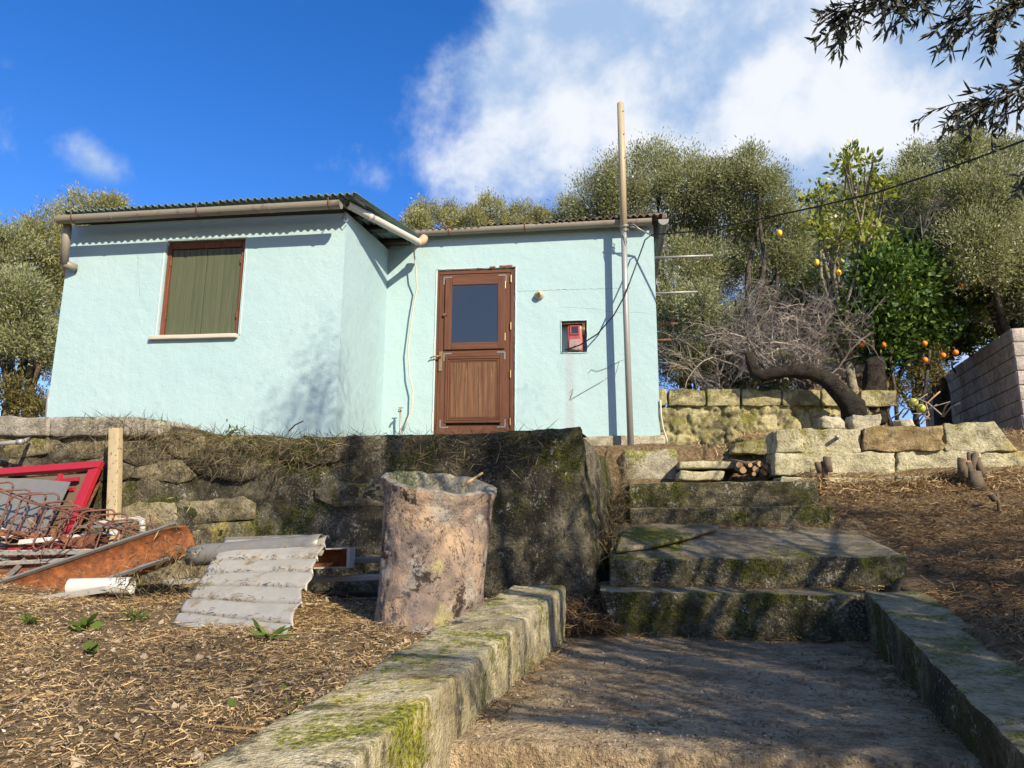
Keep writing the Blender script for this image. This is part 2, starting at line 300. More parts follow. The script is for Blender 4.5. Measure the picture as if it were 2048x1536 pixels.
# ---------------------------------------------------------------- mesh helpers
def fr(p, o=4): return mn.fractal(p, 1., 2., o)
class G:
    def __init__(s): s.v = []; s.f = []
    def add(s, vs, fs):
        o = len(s.v); s.v += [tuple(v) for v in vs]; s.f += [tuple(i+o for i in f) for f in fs]; return s
    def obox(s, o, ux, uy, uz):
        o, ux, uy, uz = map(Vector, (o, ux, uy, uz))
        vs = [o, o+ux, o+ux+uy, o+uy, o+uz, o+ux+uz, o+ux+uy+uz, o+uy+uz]
        return s.add(vs, [(0, 3, 2, 1), (4, 5, 6, 7), (0, 1, 5, 4), (1, 2, 6, 5), (2, 3, 7, 6), (3, 0, 4, 7)])
    def box(s, x0, x1, y0, y1, z0, z1): return s.obox((x0, y0, z0), (x1-x0, 0, 0), (0, y1-y0, 0), (0, 0, z1-z0))
    def bar(s, a, b, w, t, up=(0, 0, 1)):
        a, b = Vector(a), Vector(b); d = (b-a).normalized(); x = d.cross(Vector(up)).normalized(); y = x.cross(d)
        return s.obox(a-x*w/2-y*t/2, b-a, x*w, y*t)
    def prism(s, pts, off):
        n = len(pts); off = Vector(off); vs = [Vector(p) for p in pts]; vs += [p+off for p in vs]
        return s.add(vs, [tuple(range(n))[::-1], tuple(range(n, 2*n))]+[(i, (i+1) % n, n+(i+1) % n, n+i) for i in range(n)])
    def tube(s, pts, r, n=8, caps=True):
        pts = [Vector(p) for p in pts]; m = len(pts); rs = r if isinstance(r, (list, tuple)) else [r]*m
        vs = []; up = None
        for i, p in enumerate(pts):
            d = (pts[min(i+1, m-1)]-pts[max(i-1, 0)]).normalized()
            if up is None: up = d.orthogonal().normalized()
            up = (up-d*up.dot(d)); up = up.normalized() if up.length > 1e-6 else d.orthogonal().normalized()
            b = d.cross(up)
            for k in range(n):
                a = 2*math.pi*k/n; vs.append(p+(up*math.cos(a)+b*math.sin(a))*rs[i])
        fs = [(i*n+k, i*n+(k+1) % n, (i+1)*n+(k+1) % n, (i+1)*n+k) for i in range(m-1) for k in range(n)]
        if caps: fs += [tuple(range(n))[::-1], tuple(range((m-1)*n, m*n))]
        return s.add(vs, fs)
    def sweep(s, prof, a, b, xd, zd, closed=True):
        """closed 2-D profile swept from a to b"""
        a, b, xd, zd = map(Vector, (a, b, xd, zd)); n = len(prof)
        vs = [a+xd*p[0]+zd*p[1] for p in prof]+[b+xd*p[0]+zd*p[1] for p in prof]
        return s.add(vs, [(i, (i+1) % n, n+(i+1) % n, n+i) for i in range(n)]+[tuple(range(n))[::-1], tuple(range(n, 2*n))])
    def grid(s, fn, nu, nv):
        vs = [fn(i/nu, j/nv) for j in range(nv+1) for i in range(nu+1)]
        return s.add(vs, [(j*(nu+1)+i, j*(nu+1)+i+1, (j+1)*(nu+1)+i+1, (j+1)*(nu+1)+i) for j in range(nv) for i in range(nu)])
    def mesh(s, name):
        me = bpy.data.meshes.new(name); me.from_pydata(s.v, [], s.f); me.update(); return me
    def build(s, name, mat, parent=None, smooth=False, bevel=0, fixn=True):
        me = s.mesh(name)
        if fixn:
            bm = bmesh.new(); bm.from_mesh(me); bmesh.ops.recalc_face_normals(bm, faces=bm.faces); bm.to_mesh(me); bm.free()
        return ob(name, me, mat, parent, smooth, bevel)
def ob(name, me, mat, parent=None, smooth=False, bevel=0):
    if mat is not None and not me.materials: me.materials.append(M[mat] if isinstance(mat, str) else mat)
    if smooth: me.polygons.foreach_set('use_smooth', [True]*len(me.polygons))
    o = bpy.data.objects.new(name, me); COL.objects.link(o)
    if parent is not None: adopt(o, parent)
    if bevel:
        m = o.modifiers.new('bevel', 'BEVEL'); m.width = bevel; m.segments = 2; m.limit_method = 'ANGLE'
    return o
def adopt(o, parent):
    o.parent = parent; o.matrix_parent_inverse = Matrix.Translation(-parent.location) if parent.parent is None else Matrix.Identity(4)
def tag(o, label, cat, group=None):
    o['label'] = label; o['category'] = cat
    if group: o['group'] = group
    return o
def thing(name, label, cat, loc, group=None):
    o = bpy.data.objects.new(name, None); COL.objects.link(o); o.location = loc; o.empty_display_size = .1
    return tag(o, label, cat, group)
def struct(o): o['kind'] = 'structure'; return o
def stuff(o): o['kind'] = 'stuff'; return o
def npmesh(name, V, n, mat, parent=None, smooth=False):
    """V: (count*n,3) vertices, every n of them one polygon"""
    c = len(V)//n; me = bpy.data.meshes.new(name)
    me.vertices.add(len(V)); me.vertices.foreach_set('co', np.ascontiguousarray(V, dtype=np.float32).ravel())
    me.loops.add(len(V)); me.loops.foreach_set('vertex_index', np.arange(len(V), dtype=np.int32))
    me.polygons.add(c); me.polygons.foreach_set('loop_start', np.arange(0, len(V), n, dtype=np.int32))
    me.update(calc_edges=True); me.validate()
    return ob(name, me, mat, parent, smooth)
def npquads(name, V, Fq, mat, parent=None):
    me = bpy.data.meshes.new(name); me.vertices.add(len(V)); me.vertices.foreach_set('co', np.ascontiguousarray(V, dtype=np.float32).ravel())
    me.loops.add(Fq.size); me.loops.foreach_set('vertex_index', np.ascontiguousarray(Fq, dtype=np.int32).ravel())
    me.polygons.add(len(Fq)); me.polygons.foreach_set('loop_start', np.arange(0, Fq.size, 4, dtype=np.int32)); me.update(calc_edges=True)
    return ob(name, me, mat, parent)
def unit(a): return a/np.maximum(np.linalg.norm(a, axis=1, keepdims=True), 1e-9)
def leafverts(c, d, L, Wd, bend=.0, six=False):
    """leaf blades from base points c along d"""
    n = len(c); r = rng.normal(size=(n, 3)); s = unit(np.cross(d, r)); nn = np.cross(s, d); L = L[:, None]; Wd = Wd[:, None]
    if six:
        P = [c, c+d*L*.3+s*Wd*.42, c+d*L*.65+s*Wd*.4-nn*bend*L, c+d*L-nn*bend*2*L, c+d*L*.65-s*Wd*.4-nn*bend*L, c+d*L*.3-s*Wd*.42]
    else: P = [c, c+d*L*.45+s*Wd*.5, c+d*L, c+d*L*.45-s*Wd*.5]
    return np.stack(P, 1).reshape(-1, 3)

# ---------------------------------------------------------------- terrain
def sst(a, b, x): t = np.clip((x-a)/(b-a), 0, 1); return t*t*(3-2*t)
def yw(x): return 4.5-.16*np.minimum(x, 0)                    # front of the retaining wall
def xs(y): return .03+.104*(y-4.5)                            # its end face beside the steps
def kin_l(y): return -.17-.119*(4.09-y)                       # inner faces of the two path kerbs
def kin_r(y): return 1.376-.213*(4.08-y)
def T(x, y):
    x = np.asarray(x, float); y = np.asarray(y, float)
    bumpy = .018*np.sin(3.1*x+1.7*y)+.014*np.sin(5.3*y-2.2*x+1)+.01*np.sin(9.1*x+7*y)
    left = 1.0+.07*sst(2.4, 4.6, y)+.06*sst(-1, -4, x)+bumpy-.95*(1-sst(-1.2, 1.0, y))
    right = np.interp(y, [-3, 0, 2, 4, 4.7, 5.7, 6.0, 6.35, 6.9, 9, 12, 20, 45, 90], [0, .5, 1.06, 1.19, 1.24, 1.56, 1.72, 1.94, 2.30, 2.6, 2.8, 3.4, 5, 7])+bumpy
    path = np.interp(y, [-2, 0, 1.9, 2.15, 4.2, 4.5], [-.1, .0, .45, .75, .8, .95])
    mid = np.where(y > 4.5, np.interp(y, [4.5, 5.6, 6, 6.5, 7.2, 7.5], [.98, 1.25, 1.5, 1.75, 1.93, 2.3]), path)
    z = left*(1-sst(-.22, -.08, x-kin_l(y)))+mid*sst(-.22, -.08, x-kin_l(y))
    kr = np.where(y < 4.2, kin_r(y)+.08, 1.45+.12*sst(4.2, 4.6, y))
    k = sst(0, .16, x-kr); z = z*(1-k)+right*k
    ter = np.interp(y, [4.5, 6.7, 8.2, 12, 20, 45, 90], [2.02, 2.28, 2.40, 2.7, 3.3, 5, 7])+bumpy*.6
    wt = sst(.12, .3, y-yw(x))*(1-sst(-.36, -.14, x-xs(np.minimum(y, 7.4))))
    wt = np.maximum(wt, sst(7.3, 7.5, y)*(1-sst(.9, 1.4, x)))
    return z*(1-wt)+ter*wt
def Tz(x, y): return float(T(x, y))
gx = np.concatenate([np.linspace(-120, -9, 24)[:-1], np.linspace(-9, 8, 230), np.linspace(8, 120, 24)[1:]])
gy = np.concatenate([np.linspace(-60, 0, 14)[:-1], np.linspace(0, 9, 150), np.linspace(9, 20, 40)[1:], np.linspace(20, 300, 24)[1:]])
X, Y = np.meshgrid(gx, gy); Z = T(X, Y); nx, ny = len(gx), len(gy)
me = bpy.data.meshes.new('ground')
idx = np.arange(nx*ny).reshape(ny, nx)
me.from_pydata(np.stack([X, Y, Z], -1).reshape(-1, 3).tolist(), [], np.stack([idx[:-1, :-1], idx[:-1, 1:], idx[1:, 1:], idx[1:, :-1]], -1).reshape(-1, 4).tolist())
me.update(); struct(ob('ground', me, 'soil', smooth=True))

def rbox(name, C, n=(8, 4, 4), amp=.012, mat='block', parent=None, r=.02, freq=4., seed=0, smooth=True, chips=0.):
    """rough slab through eight corners (bottom four, top four, counter-clockwise)"""
    C = [Vector(c) for c in C]
    size = ((C[1]-C[0]).length, (C[3]-C[0]).length, (C[4]-C[0]).length)
    def params(k, L):
        e = min(.3, r/max(L, 1e-6)); inner = [e+(1-2*e)*i/k for i in range(k+1)]
        return [0, e*.3]+inner+[1-e*.3, 1]
    U = [params(n[i], size[i]) for i in range(3)]
    idx = {}; vs = []; fs = []
    def tri(u, v, w_):
        a = C[0].lerp(C[1], u).lerp(C[3].lerp(C[2], u), v); b = C[4].lerp(C[5], u).lerp(C[7].lerp(C[6], u), v); return a.lerp(b, w_)
    def vert(i, j, k):
        if (i, j, k) in idx: return idx[(i, j, k)]
        q = []; ex = []
        for a, (ii, L) in enumerate(zip((i, j, k), size)):
            u = U[a][ii]; e = min(.3, r/max(L, 1e-6)); c = min(max(u, e), 1-e); q.append(c); ex.append((u-c)*L)
        l = math.sqrt(sum(x*x for x in ex)); s_ = r/l if l > r else 1.
        p = tri(*[c+x*s_/max(L, 1e-6) for c, x, L in zip(q, ex, size)])
        sp = p*freq+Vector((seed*7.1, seed*3.3, seed*5.7))
        p = p+Vector(mn.noise_vector(sp))*amp+Vector(mn.noise_vector(sp*3.7))*amp*.4
        if chips and l > r*.5: p = p.lerp(tri(.5, .5, .5), chips*max(0, mn.noise(sp*1.9))/max(size)*.5)
        idx[(i, j, k)] = len(vs); vs.append(p); return idx[(i, j, k)]
    A, B, D = (len(x) for x in U)
    for i in range(A-1):
        for j in range(B-1):
            fs.append((vert(i, j, 0), vert(i, j+1, 0), vert(i+1, j+1, 0), vert(i+1, j, 0)))
            fs.append((vert(i, j, D-1), vert(i+1, j, D-1), vert(i+1, j+1, D-1), vert(i, j+1, D-1)))
    for i in range(A-1):
        for k in range(D-1):
            fs.append((vert(i, 0, k), vert(i+1, 0, k), vert(i+1, 0, k+1), vert(i, 0, k+1)))
            fs.append((vert(i, B-1, k), vert(i, B-1, k+1), vert(i+1, B-1, k+1), vert(i+1, B-1, k)))
    for j in range(B-1):
        for k in range(D-1):
            fs.append((vert(0, j, k), vert(0, j, k+1), vert(0, j+1, k+1), vert(0, j+1, k)))
            fs.append((vert(A-1, j, k), vert(A-1, j+1, k), vert(A-1, j+1, k+1), vert(A-1, j, k+1)))
    g = G(); g.add(vs, fs); return g.build(name, mat, parent, smooth, fixn=False)
def corners(x0, x1, y0, y1, z0, z1): return [(x0, y0, z0), (x1, y0, z0), (x1, y1, z0), (x0, y1, z0), (x0, y0, z1), (x1, y0, z1), (x1, y1, z1), (x0, y1, z1)]
def V3(p, **k): return Vector((k.get('x', p[0]), k.get('y', p[1]), k.get('z', p[2])))

# ---------------------------------------------------------------- path and kerbs
sl_far = 4.26
p = rbox('path', [(kin_l(2.11)-.05, 2.11, .60), (kin_r(2.11)+.05, 2.11, .60), (kin_r(sl_far)+.05, sl_far, .60), (kin_l(sl_far)-.05, sl_far, .60),
                  (kin_l(2.11)-.05, 2.11, .925), (kin_r(2.11)+.05, 2.11, .925), (kin_r(sl_far)+.05, sl_far, .925), (kin_l(sl_far)-.05, sl_far, .925)], (40, 50, 3), .012, 'path', None, .025, 5)
struct(p)
p = rbox('lower_path', corners(kin_l(1)-.06, kin_r(1.2)+.04, .2, 2.10, .35, .74), (20, 20, 3), .01, 'path', None, .02, 5, 3); struct(p)
d = ray(690, 1536); t_ = (-.657)/(d.x-.119*d.y); nl = CAM+d*t_
d = ray(1975, 1440); t_ = .507/(d.x-.213*d.y); nr = CAM+d*t_
zl1 = PY(1130, 1172, 4.05).z; sl_l = (zl1-nl.z)/(4.05-nl.y); zr1 = PY(1740, 1182, 4.12).z; sl_r = (zr1-nr.z)/(4.12-nr.y)
def ztl(y): return zl1+sl_l*(y-4.05)
def ztr(y): return zr1+sl_r*(y-4.12)
def kerb(name, fi, w0, zt, y0, y1, seed, label, far_cut=0):
    C = []
    for z in (None, 1):
        for (xx, yy) in ((0, y0), (w0, y0), (w0, y1), (0, y1)):
            C.append((fi(yy)+xx, yy, zt(yy) if z else .5))
    if w0 < 0: C = [C[i] for i in (1, 0, 3, 2, 5, 4, 7, 6)]
    o = rbox(name, C, (10, 110, 14), .009, 'kerb', None, .014, 6, seed, chips=.10)
    return tag(o, label, 'kerb wall')
kerb('kerb_wall', kin_l, -.29, ztl, .7, 4.07, 1, 'low lichen-stained concrete kerb wall on the left side of the path')
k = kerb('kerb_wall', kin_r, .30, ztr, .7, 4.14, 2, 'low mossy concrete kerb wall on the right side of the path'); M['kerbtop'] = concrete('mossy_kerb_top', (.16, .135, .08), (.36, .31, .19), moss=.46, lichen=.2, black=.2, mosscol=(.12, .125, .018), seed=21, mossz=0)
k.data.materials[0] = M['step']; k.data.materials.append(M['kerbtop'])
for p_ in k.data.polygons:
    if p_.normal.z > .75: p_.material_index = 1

# ---------------------------------------------------------------- steps
steps = thing('garden_steps', 'mossy concrete steps climbing from the path past the retaining wall', 'steps', (.8, 4.2, .92))
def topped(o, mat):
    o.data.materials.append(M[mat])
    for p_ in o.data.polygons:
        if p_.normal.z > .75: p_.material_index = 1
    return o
def slab(name, tl, tr, Yb, zb, zback, mat='step', bl=None, br=None, seed=0, zbb=None, xb=(0, 0), n=(30, 8, 6), chips=.05):
    bl = Vector(bl) if bl is not None else V3(tl, z=zb); br = Vector(br) if br is not None else V3(tr, z=zb)
    zbb = zb if zbb is None else zbb
    C = [bl, br, (tr.x+xb[1], Yb, zbb), (tl.x+xb[0], Yb, zbb), tl, tr, (tr.x+xb[1], Yb, zback), (tl.x+xb[0], Yb, zback)]
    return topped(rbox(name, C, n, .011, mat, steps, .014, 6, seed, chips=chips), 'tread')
t1l, t1r = PY(1197, 1181, 4.2), PY(1745, 1190, 4.2)
slab('step', t1l, t1r, 4.85, .9, t1l.z+.01, bl=V3(PY(1232, 1275, 4.2), z=.905, y=4.23), br=V3(t1r, z=.905), seed=1)
t2l, t2r = PY(1218, 1119, 4.55), PY(1813, 1113, 4.55)
b2 = PY(1690, 1050, 5.72)
slab('step', t2l, t2r, 5.72, t1l.z-.03, b2.z, seed=2, zbb=1.2, xb=(.05, b2.x-t2r.x), n=(34, 20, 6))
a = [(1238, 1108, 4.66), (1300, 1095, 4.75), (1385, 1078, 5.0), (1455, 1045, 5.55), (1385, 1040, 5.6), (1262, 1060, 5.4)]
def on2(px, py):
    # a point of the tilted second slab under a pixel
    A = Vector(t2l); Bv = Vector(t2r)-A; Cv = Vector((t2l.x+.05, 5.72, b2.z))-A; n = Bv.cross(Cv); d = ray(px, py); return CAM+d*(n.dot(A-CAM)/n.dot(d))
pl = [on2(px, py)+Vector((0, 0, .012)) for px, py in ((1232, 1111), (1300, 1102), (1376, 1084), (1440, 1062), (1300, 1058), (1245, 1070))]
G().prism(pl, (0, 0, .03)).build('broken_slab', 'tread', steps, bevel=.012)
t3l, t3r = PY(1258, 1017, 5.66), PY(1668, 1011, 5.66)
slab('step', t3l, t3r, 6.2, 1.38, t3l.z+.01, seed=3)
t4l, t4r = PY(1258, 967, 6.0), PY(1636, 961, 6.0)
slab('step', t4l, t4r, 6.9, 1.6, t4l.z+.03, seed=4, xb=(0, -.03))
# ---------------------------------------------------------------- retaining wall
def PW(px, py, off=0): d = ray(px, py); return CAM+d*((4.5-off)/(d.y+.16*d.x))
prof = [(-700, 842), (-300, 838), (0, 836), (90, 834), (210, 833), (290, 838), (345, 852), (420, 867), (560, 872), (700, 868), (850, 866), (1000, 861), (1100, 854), (1160, 851)]
pp = [PW(*q) for q in prof]; PXs = [q.x for q in pp]; PZs = [q.z for q in pp]
ZC = PZs[-1]
rw = thing('retaining_wall', 'long mossy stone and concrete retaining wall holding up the house terrace', 'wall', (-2, 4.9, 1.0))
plan = []
xsL = np.linspace(-7, -.14, 330)
for x in xsL: plan.append((x, float(yw(x)), -.158, -.987, float(np.interp(x, PXs, PZs)), 0))
cx, cy = -.10, float(yw(-.1))+.13
for k in range(1, 8):
    a = R(-99+k*(93/8)); plan.append((cx+.13*math.cos(a), cy+.13*math.sin(a), math.cos(a), math.sin(a), ZC+.005*math.sin(k), k/8))
for y in np.linspace(cy+.03, 7.4, 90): plan.append((float(xs(y)), y, .994, -.104, ZC-.02*sst(4.8, 6, y)-.1*float(sst(6.6, 7.3, y)), 1))
vs = []; NTs = 52; prof_t = [i/40 for i in range(41)]
for (x, y, ux, uy, zt, side) in plan:
    z0 = .85
    for j in range(NTs+1):
        if j <= 40:
            f = prof_t[j]; z = z0+(zt-.05-z0)*f; inn = (.05+.10*side)*f
        else:
            k = (j-40)/12; a = min(1, k*2)*math.pi/2; z = zt-.05+.05*math.sin(a); inn = (.05+.10*side)+.05*(1-math.cos(a))+max(0, k-.5)*2*.42; 
        p = Vector((x-ux*inn, y-uy*inn, z))
        big = mn.noise(p*1.6)*.030+fr(p*4.5, 3)*.020+fr(p*13, 3)*.011; ck = abs(mn.noise(p*3.1+Vector((5, 5, 5)))); big -= .028*max(0, .07-ck)/.07*(mn.noise(p*1.1+Vector((9, 1, 1))) > -.05)
        if x < -.9 and j <= 40:
            q_ = Vector((p.x*2.3, 0, p.z*4.2)); dv_ = mn.voronoi(q_+Vector((mn.noise(p*3), 0, mn.noise(p*3+Vector((5, 5, 5)))))*.4)[0]; big += (.022*min(1, (dv_[1]-dv_[0])*3.2)-.014)*min(1, (-.9-x)/.6)
        p += Vector((ux, uy, .35 if j > 40 else 0))*big
        vs.append(p)
nn = NTs+1; g = G(); g.add(vs, [(i*nn+j, (i+1)*nn+j, (i+1)*nn+j+1, i*nn+j+1) for i in range(len(plan)-1) for j in range(NTs)])
g.build('wall_face', 'wall', rw, True, fixn=False)
# the stones that show through the render, left of the leaning pipe
def wallpt(px, py, off): return PW(px, py, off)
random.seed(11)
seeds = []
for r_ in range(6):
    x = -230+random.uniform(-60, 0)
    while x < 760-r_*10: seeds.append((x+random.uniform(-26, 26), 893+r_*46+random.uniform(-15, 15))); x += random.uniform(78, 150)
def cell(i):
    sx_, sy_ = seeds[i]; poly = [(sx_-130, max(872, sy_-80)), (sx_+130, max(872, sy_-80)), (sx_+130, sy_+80), (sx_-130, sy_+80)]
    for j, (ox, oy) in enumerate(seeds):
        if j == i or abs(ox-sx_) > 300 or abs(oy-sy_) > 170: continue
        k = .42; nx_, ny_ = (ox-sx_)*k*k, (oy-sy_); mx, my = (ox+sx_)/2, (oy+sy_)/2; out = []
        for q in range(len(poly)):
            A_, B_ = poly[q], poly[(q+1) % len(poly)]; da = (A_[0]-mx)*nx_+(A_[1]-my)*ny_; db = (B_[0]-mx)*nx_+(B_[1]-my)*ny_
            if da <= 0: out.append(A_)
            if da*db < 0: u = da/(da-db); out.append((A_[0]+(B_[0]-A_[0])*u, A_[1]+(B_[1]-A_[1])*u))
        poly = out
        if len(poly) < 3: return None
    return poly
for i, (sx_, sy_) in enumerate(seeds):
    if random.random() < .38 or sx_ > 690-abs(sy_-980)*.3: continue
    poly = cell(i)
    if not poly: continue
    pts = []
    for q in range(len(poly)):
        A_, B_ = poly[q], poly[(q+1) % len(poly)]; n = max(1, int(math.hypot(B_[0]-A_[0], B_[1]-A_[1])/22))
        for k in range(n): u = k/n; pts.append((A_[0]+(B_[0]-A_[0])*u+random.uniform(-2.6, 2.6), A_[1]+(B_[1]-A_[1])*u+random.uniform(-2.2, 2.2)))
    cxm = sum(p_[0] for p_ in pts)/len(pts); cym = sum(p_[1] for p_ in pts)/len(pts); n = len(pts)
    gap = random.uniform(.6, 1.8); q2 = []
    for (x, y) in pts:
        l = math.hypot(x-cxm, y-cym); q2.append((cxm+(x-cxm)*(1-gap/l), cym+(y-cym)*(1-gap/l)))
    ctr = wallpt(cxm, cym, 0); bt = .05*max(0, min(1, (ctr.z-.85)/1.2))-.016; off = random.uniform(-.010, .008); tx, tz_ = random.uniform(-.03, .03), random.uniform(-.05, .05)
    nrm = Vector((-.158, -.987, 0)); front = [wallpt(x, y, off-bt)+nrm*((x-cxm)/300*tx+(y-cym)/300*tz_) for (x, y) in q2]; cen = sum(front, Vector())/n
    vs = [p_-nrm*.06 for p_ in front]+[p_-nrm*.008 for p_ in front]+[cen+(p_-cen)*.95+nrm*(.001+.010*mn.noise(p_*7)) for p_ in front]+[cen+(p_-cen)*.5+nrm*(.003+.014*mn.noise(p_*5+Vector((3, 1, 2)))) for p_ in front]+[cen+nrm*.004]
    fs = [(l*n+k, l*n+(k+1) % n, (l+1)*n+(k+1) % n, (l+1)*n+k) for l in range(3) for k in range(n)]+[(3*n+k, 3*n+(k+1) % n, 4*n) for k in range(n)]
    G().add(vs, fs).build('stone', 'stone' if random.random() < .8 else 'wall', rw, True)
# weathered cap slabs on the left end
for i, (xa, xb_) in enumerate(((-260, -72), (-70, 92), (95, 238), (241, 322))):
    A, B = wallpt(xa, 872, .02), wallpt(xb_, 872, .02); za, zb_ = wallpt(xa, 832, .02).z, wallpt(xb_, 833+(i == 3)*6, .02).z; dv = Vector((.158, .987, 0))*.44
    rbox('cap_slab', [A, B, B+dv, A+dv, V3(A, z=za), V3(B, z=zb_), V3(B, z=zb_)+dv, V3(A, z=za)+dv], (12, 6, 4), .014, 'cap', rw, .03, 5, i)

# ---------------------------------------------------------------- house
YR, YL = 8.2, 6.7
XS = PY(778, 480, YR).x; XL = (PY(145, 440, YL).x+PY(92, 835, YL).x)/2; XR = (PY(1308, 470, YR).x+PY(1320, 870, YR).x)/2
ZB = PY(1290, 871, YR).z                     # foot of the plaster
house = thing('small_house', 'pale blue plastered one-storey house with corrugated roofs', 'house', ((XL+XR)/2, 8.5, 2.3))
def holes_wall(g, x0, x1, z0, z1f, Y, holes, depth):
    """front face with recessed openings; z1f gives the sloping top"""
    xsv = sorted({x0, x1, *[h[0] for h in holes], *[h[1] for h in holes]}); zs = sorted({z0, *[h[2] for h in holes], *[h[3] for h in holes]})
    for i in range(len(xsv)-1):
        xa, xb = xsv[i], xsv[i+1]
        for j in range(len(zs)):
            za = zs[j]; top = j == len(zs)-1; zb = None if top else zs[j+1]; xm = (xa+xb)/2; zm = za+.001
            if not top and any(h[0] < xm < h[1] and h[2] <= zm < h[3] for h in holes): continue
            g.add([(xa, Y, za), (xb, Y, za), (xb, Y, z1f(xb) if top else zb), (xa, Y, z1f(xa) if top else zb)], [(0, 1, 2, 3)])
    for (a, b, c, e, dp) in holes:
        g.add([(a, Y, c), (b, Y, c), (b, Y, e), (a, Y, e), (a, Y+dp, c), (b, Y+dp, c), (b, Y+dp, e), (a, Y+dp, e)], [(0, 4, 5, 1), (1, 5, 6, 2), (2, 6, 7, 3), (3, 7, 4, 0), (4, 7, 6, 5)])
# roof line, from the photograph's eaves
rf = lambda x: float(np.interp(x, [XL-.3, XS+.3], [PY(130, 424, YL-.3).z, PY(690, 392, YL-.3).z]))   # left roof edge height
SLL = .13                                    # roof rises towards the back
def zl_roof(x, y): return rf(x)+SLL*(y-(YL-.3))
zr_e = PY(820, 461, YR-.14).z; zr_w = PY(1310, 434, YR-.14).z
def zr_roof(x, y): return float(np.interp(x, [-2.3, .8], [zr_e, zr_w]))+.10*(y-(YR-.14))
winL, winR = PY(334, 580, YL).x, PY(484, 580, YL).x; winL = (PY(335, 482, YL).x+PY(314, 675, YL).x)/2; winR = (PY(492, 477, YL).x+PY(475, 672, YL).x)/2
winT, winB = PY(413, 479, YL).z, PY(394, 673, YL).z
g = G(); holes_wall(g, XL, XS, 1.9, lambda x: zl_roof(x, YL)-.06, YL, [(winL, winR, winB, winT, .11)], .11)
YBK = 10.3
for (xa, ya, xb, yb) in ((XS, YL, XS, YR+.02), (XL, YBK, XL, YL), (XR, YBK, XL, YBK)):
    n = 8
    for i in range(n):
        u0, u1 = i/n, (i+1)/n; q = lambda u: (xa+(xb-xa)*u, ya+(yb-ya)*u)
        (x0, y0), (x1, y1) = q(u0), q(u1); g.add([(x0, y0, 1.9), (x1, y1, 1.9), (x1, y1, zl_roof(min(x1, XS), y1)-.07), (x0, y0, zl_roof(min(x0, XS), y0)-.07)], [(0, 1, 2, 3)])
g.build('wall', 'plaster', house, fixn=False, bevel=0)
DL, DR = (PY(876, 541, YR).x+PY(866, 860, YR).x)/2, (PY(1032, 532, YR).x+PY(1026, 856, YR).x)/2; DT = PY(955, 538, YR).z; DB = DT-2.08
mL, mR, mT, mB = PY(1122, 640, YR).x, PY(1174, 640, YR).x, PY(1148, 641, YR).z, PY(1148, 706, YR).z
g = G(); holes_wall(g, XS, XR, ZB, lambda x: zr_roof(x, YR)-.05, YR, [(DL, DR, DB, DT, .08), (mL, mR, mB, mT, .13)], .1)
g.add([(XR, YR, ZB), (XR, YBK, ZB), (XR, YBK, zr_roof(XR, YBK)-.05), (XR, YR, zr_roof(XR, YR)-.05)], [(0, 1, 2, 3)])
g.add([(XS, YR, 1.9), (DL, YR, 1.9), (DL, YR, ZB), (XS, YR, ZB)], [(0, 1, 2, 3)])
g.build('wall', 'plaster', house, fixn=False)
# broken render edges round the door, meter niche and window
def rim(path, Y, wdt, mat, name, amp=.012, seed=0, thick=.012):
    """uneven plaster edge following a path on the wall face"""
    g = G(); pts = []
    for (xa, za), (xb, zb) in zip(path[:-1], path[1:]):
        n = max(2, int(math.hypot(xb-xa, zb-za)/.03))
        for i in range(n): pts.append((xa+(xb-xa)*i/n, za+(zb-za)*i/n))
    pts.append(path[-1]); P3 = []; rr = []
    for i, (x, z) in enumerate(pts):
        P3.append(Vector((x+mn.noise(Vector((i*.4, seed, 1)))*amp*.5, Y-.001, z+mn.noise(Vector((i*.4, seed, 5)))*amp*.5))); rr.append(wdt*(.65+.5*abs(mn.noise(Vector((i*.5, seed, 9))))))
    g.tube(P3, rr, 6); return g.build(name, mat, house, True)
M['chalk'] = plain('chalky_white_render', (.47, .52, .50), .1, .9, sc=20, dirt=(.5, .42, .33), dirtamt=.3, dsc=12, bump=.4)
rim([(DL-.012, DB+.1), (DL-.012, DT+.012), (DR+.012, DT+.012), (DR+.012, DB+.1)], YR, .011, 'chalk', 'render_edge', seed=1)
rim([(mL, mB), (mL, mT), (mR, mT), (mR, mB), (mL, mB)], YR, .011, 'plaster', 'render_edge', seed=2)
rim([(winL-.02, winB), (winL-.02, winT+.012), (winR+.02, winT+.012), (winR+.02, winB)], YL, .007, 'chalk', 'render_edge', seed=3)
# plinth under the right-hand block
rbox('plinth', corners(XS+.1, XR+.05, YR-.05, YR+.3, 2.15, ZB-.003), (30, 2, 3), .012, 'plinth', house, .015, 5, 1)
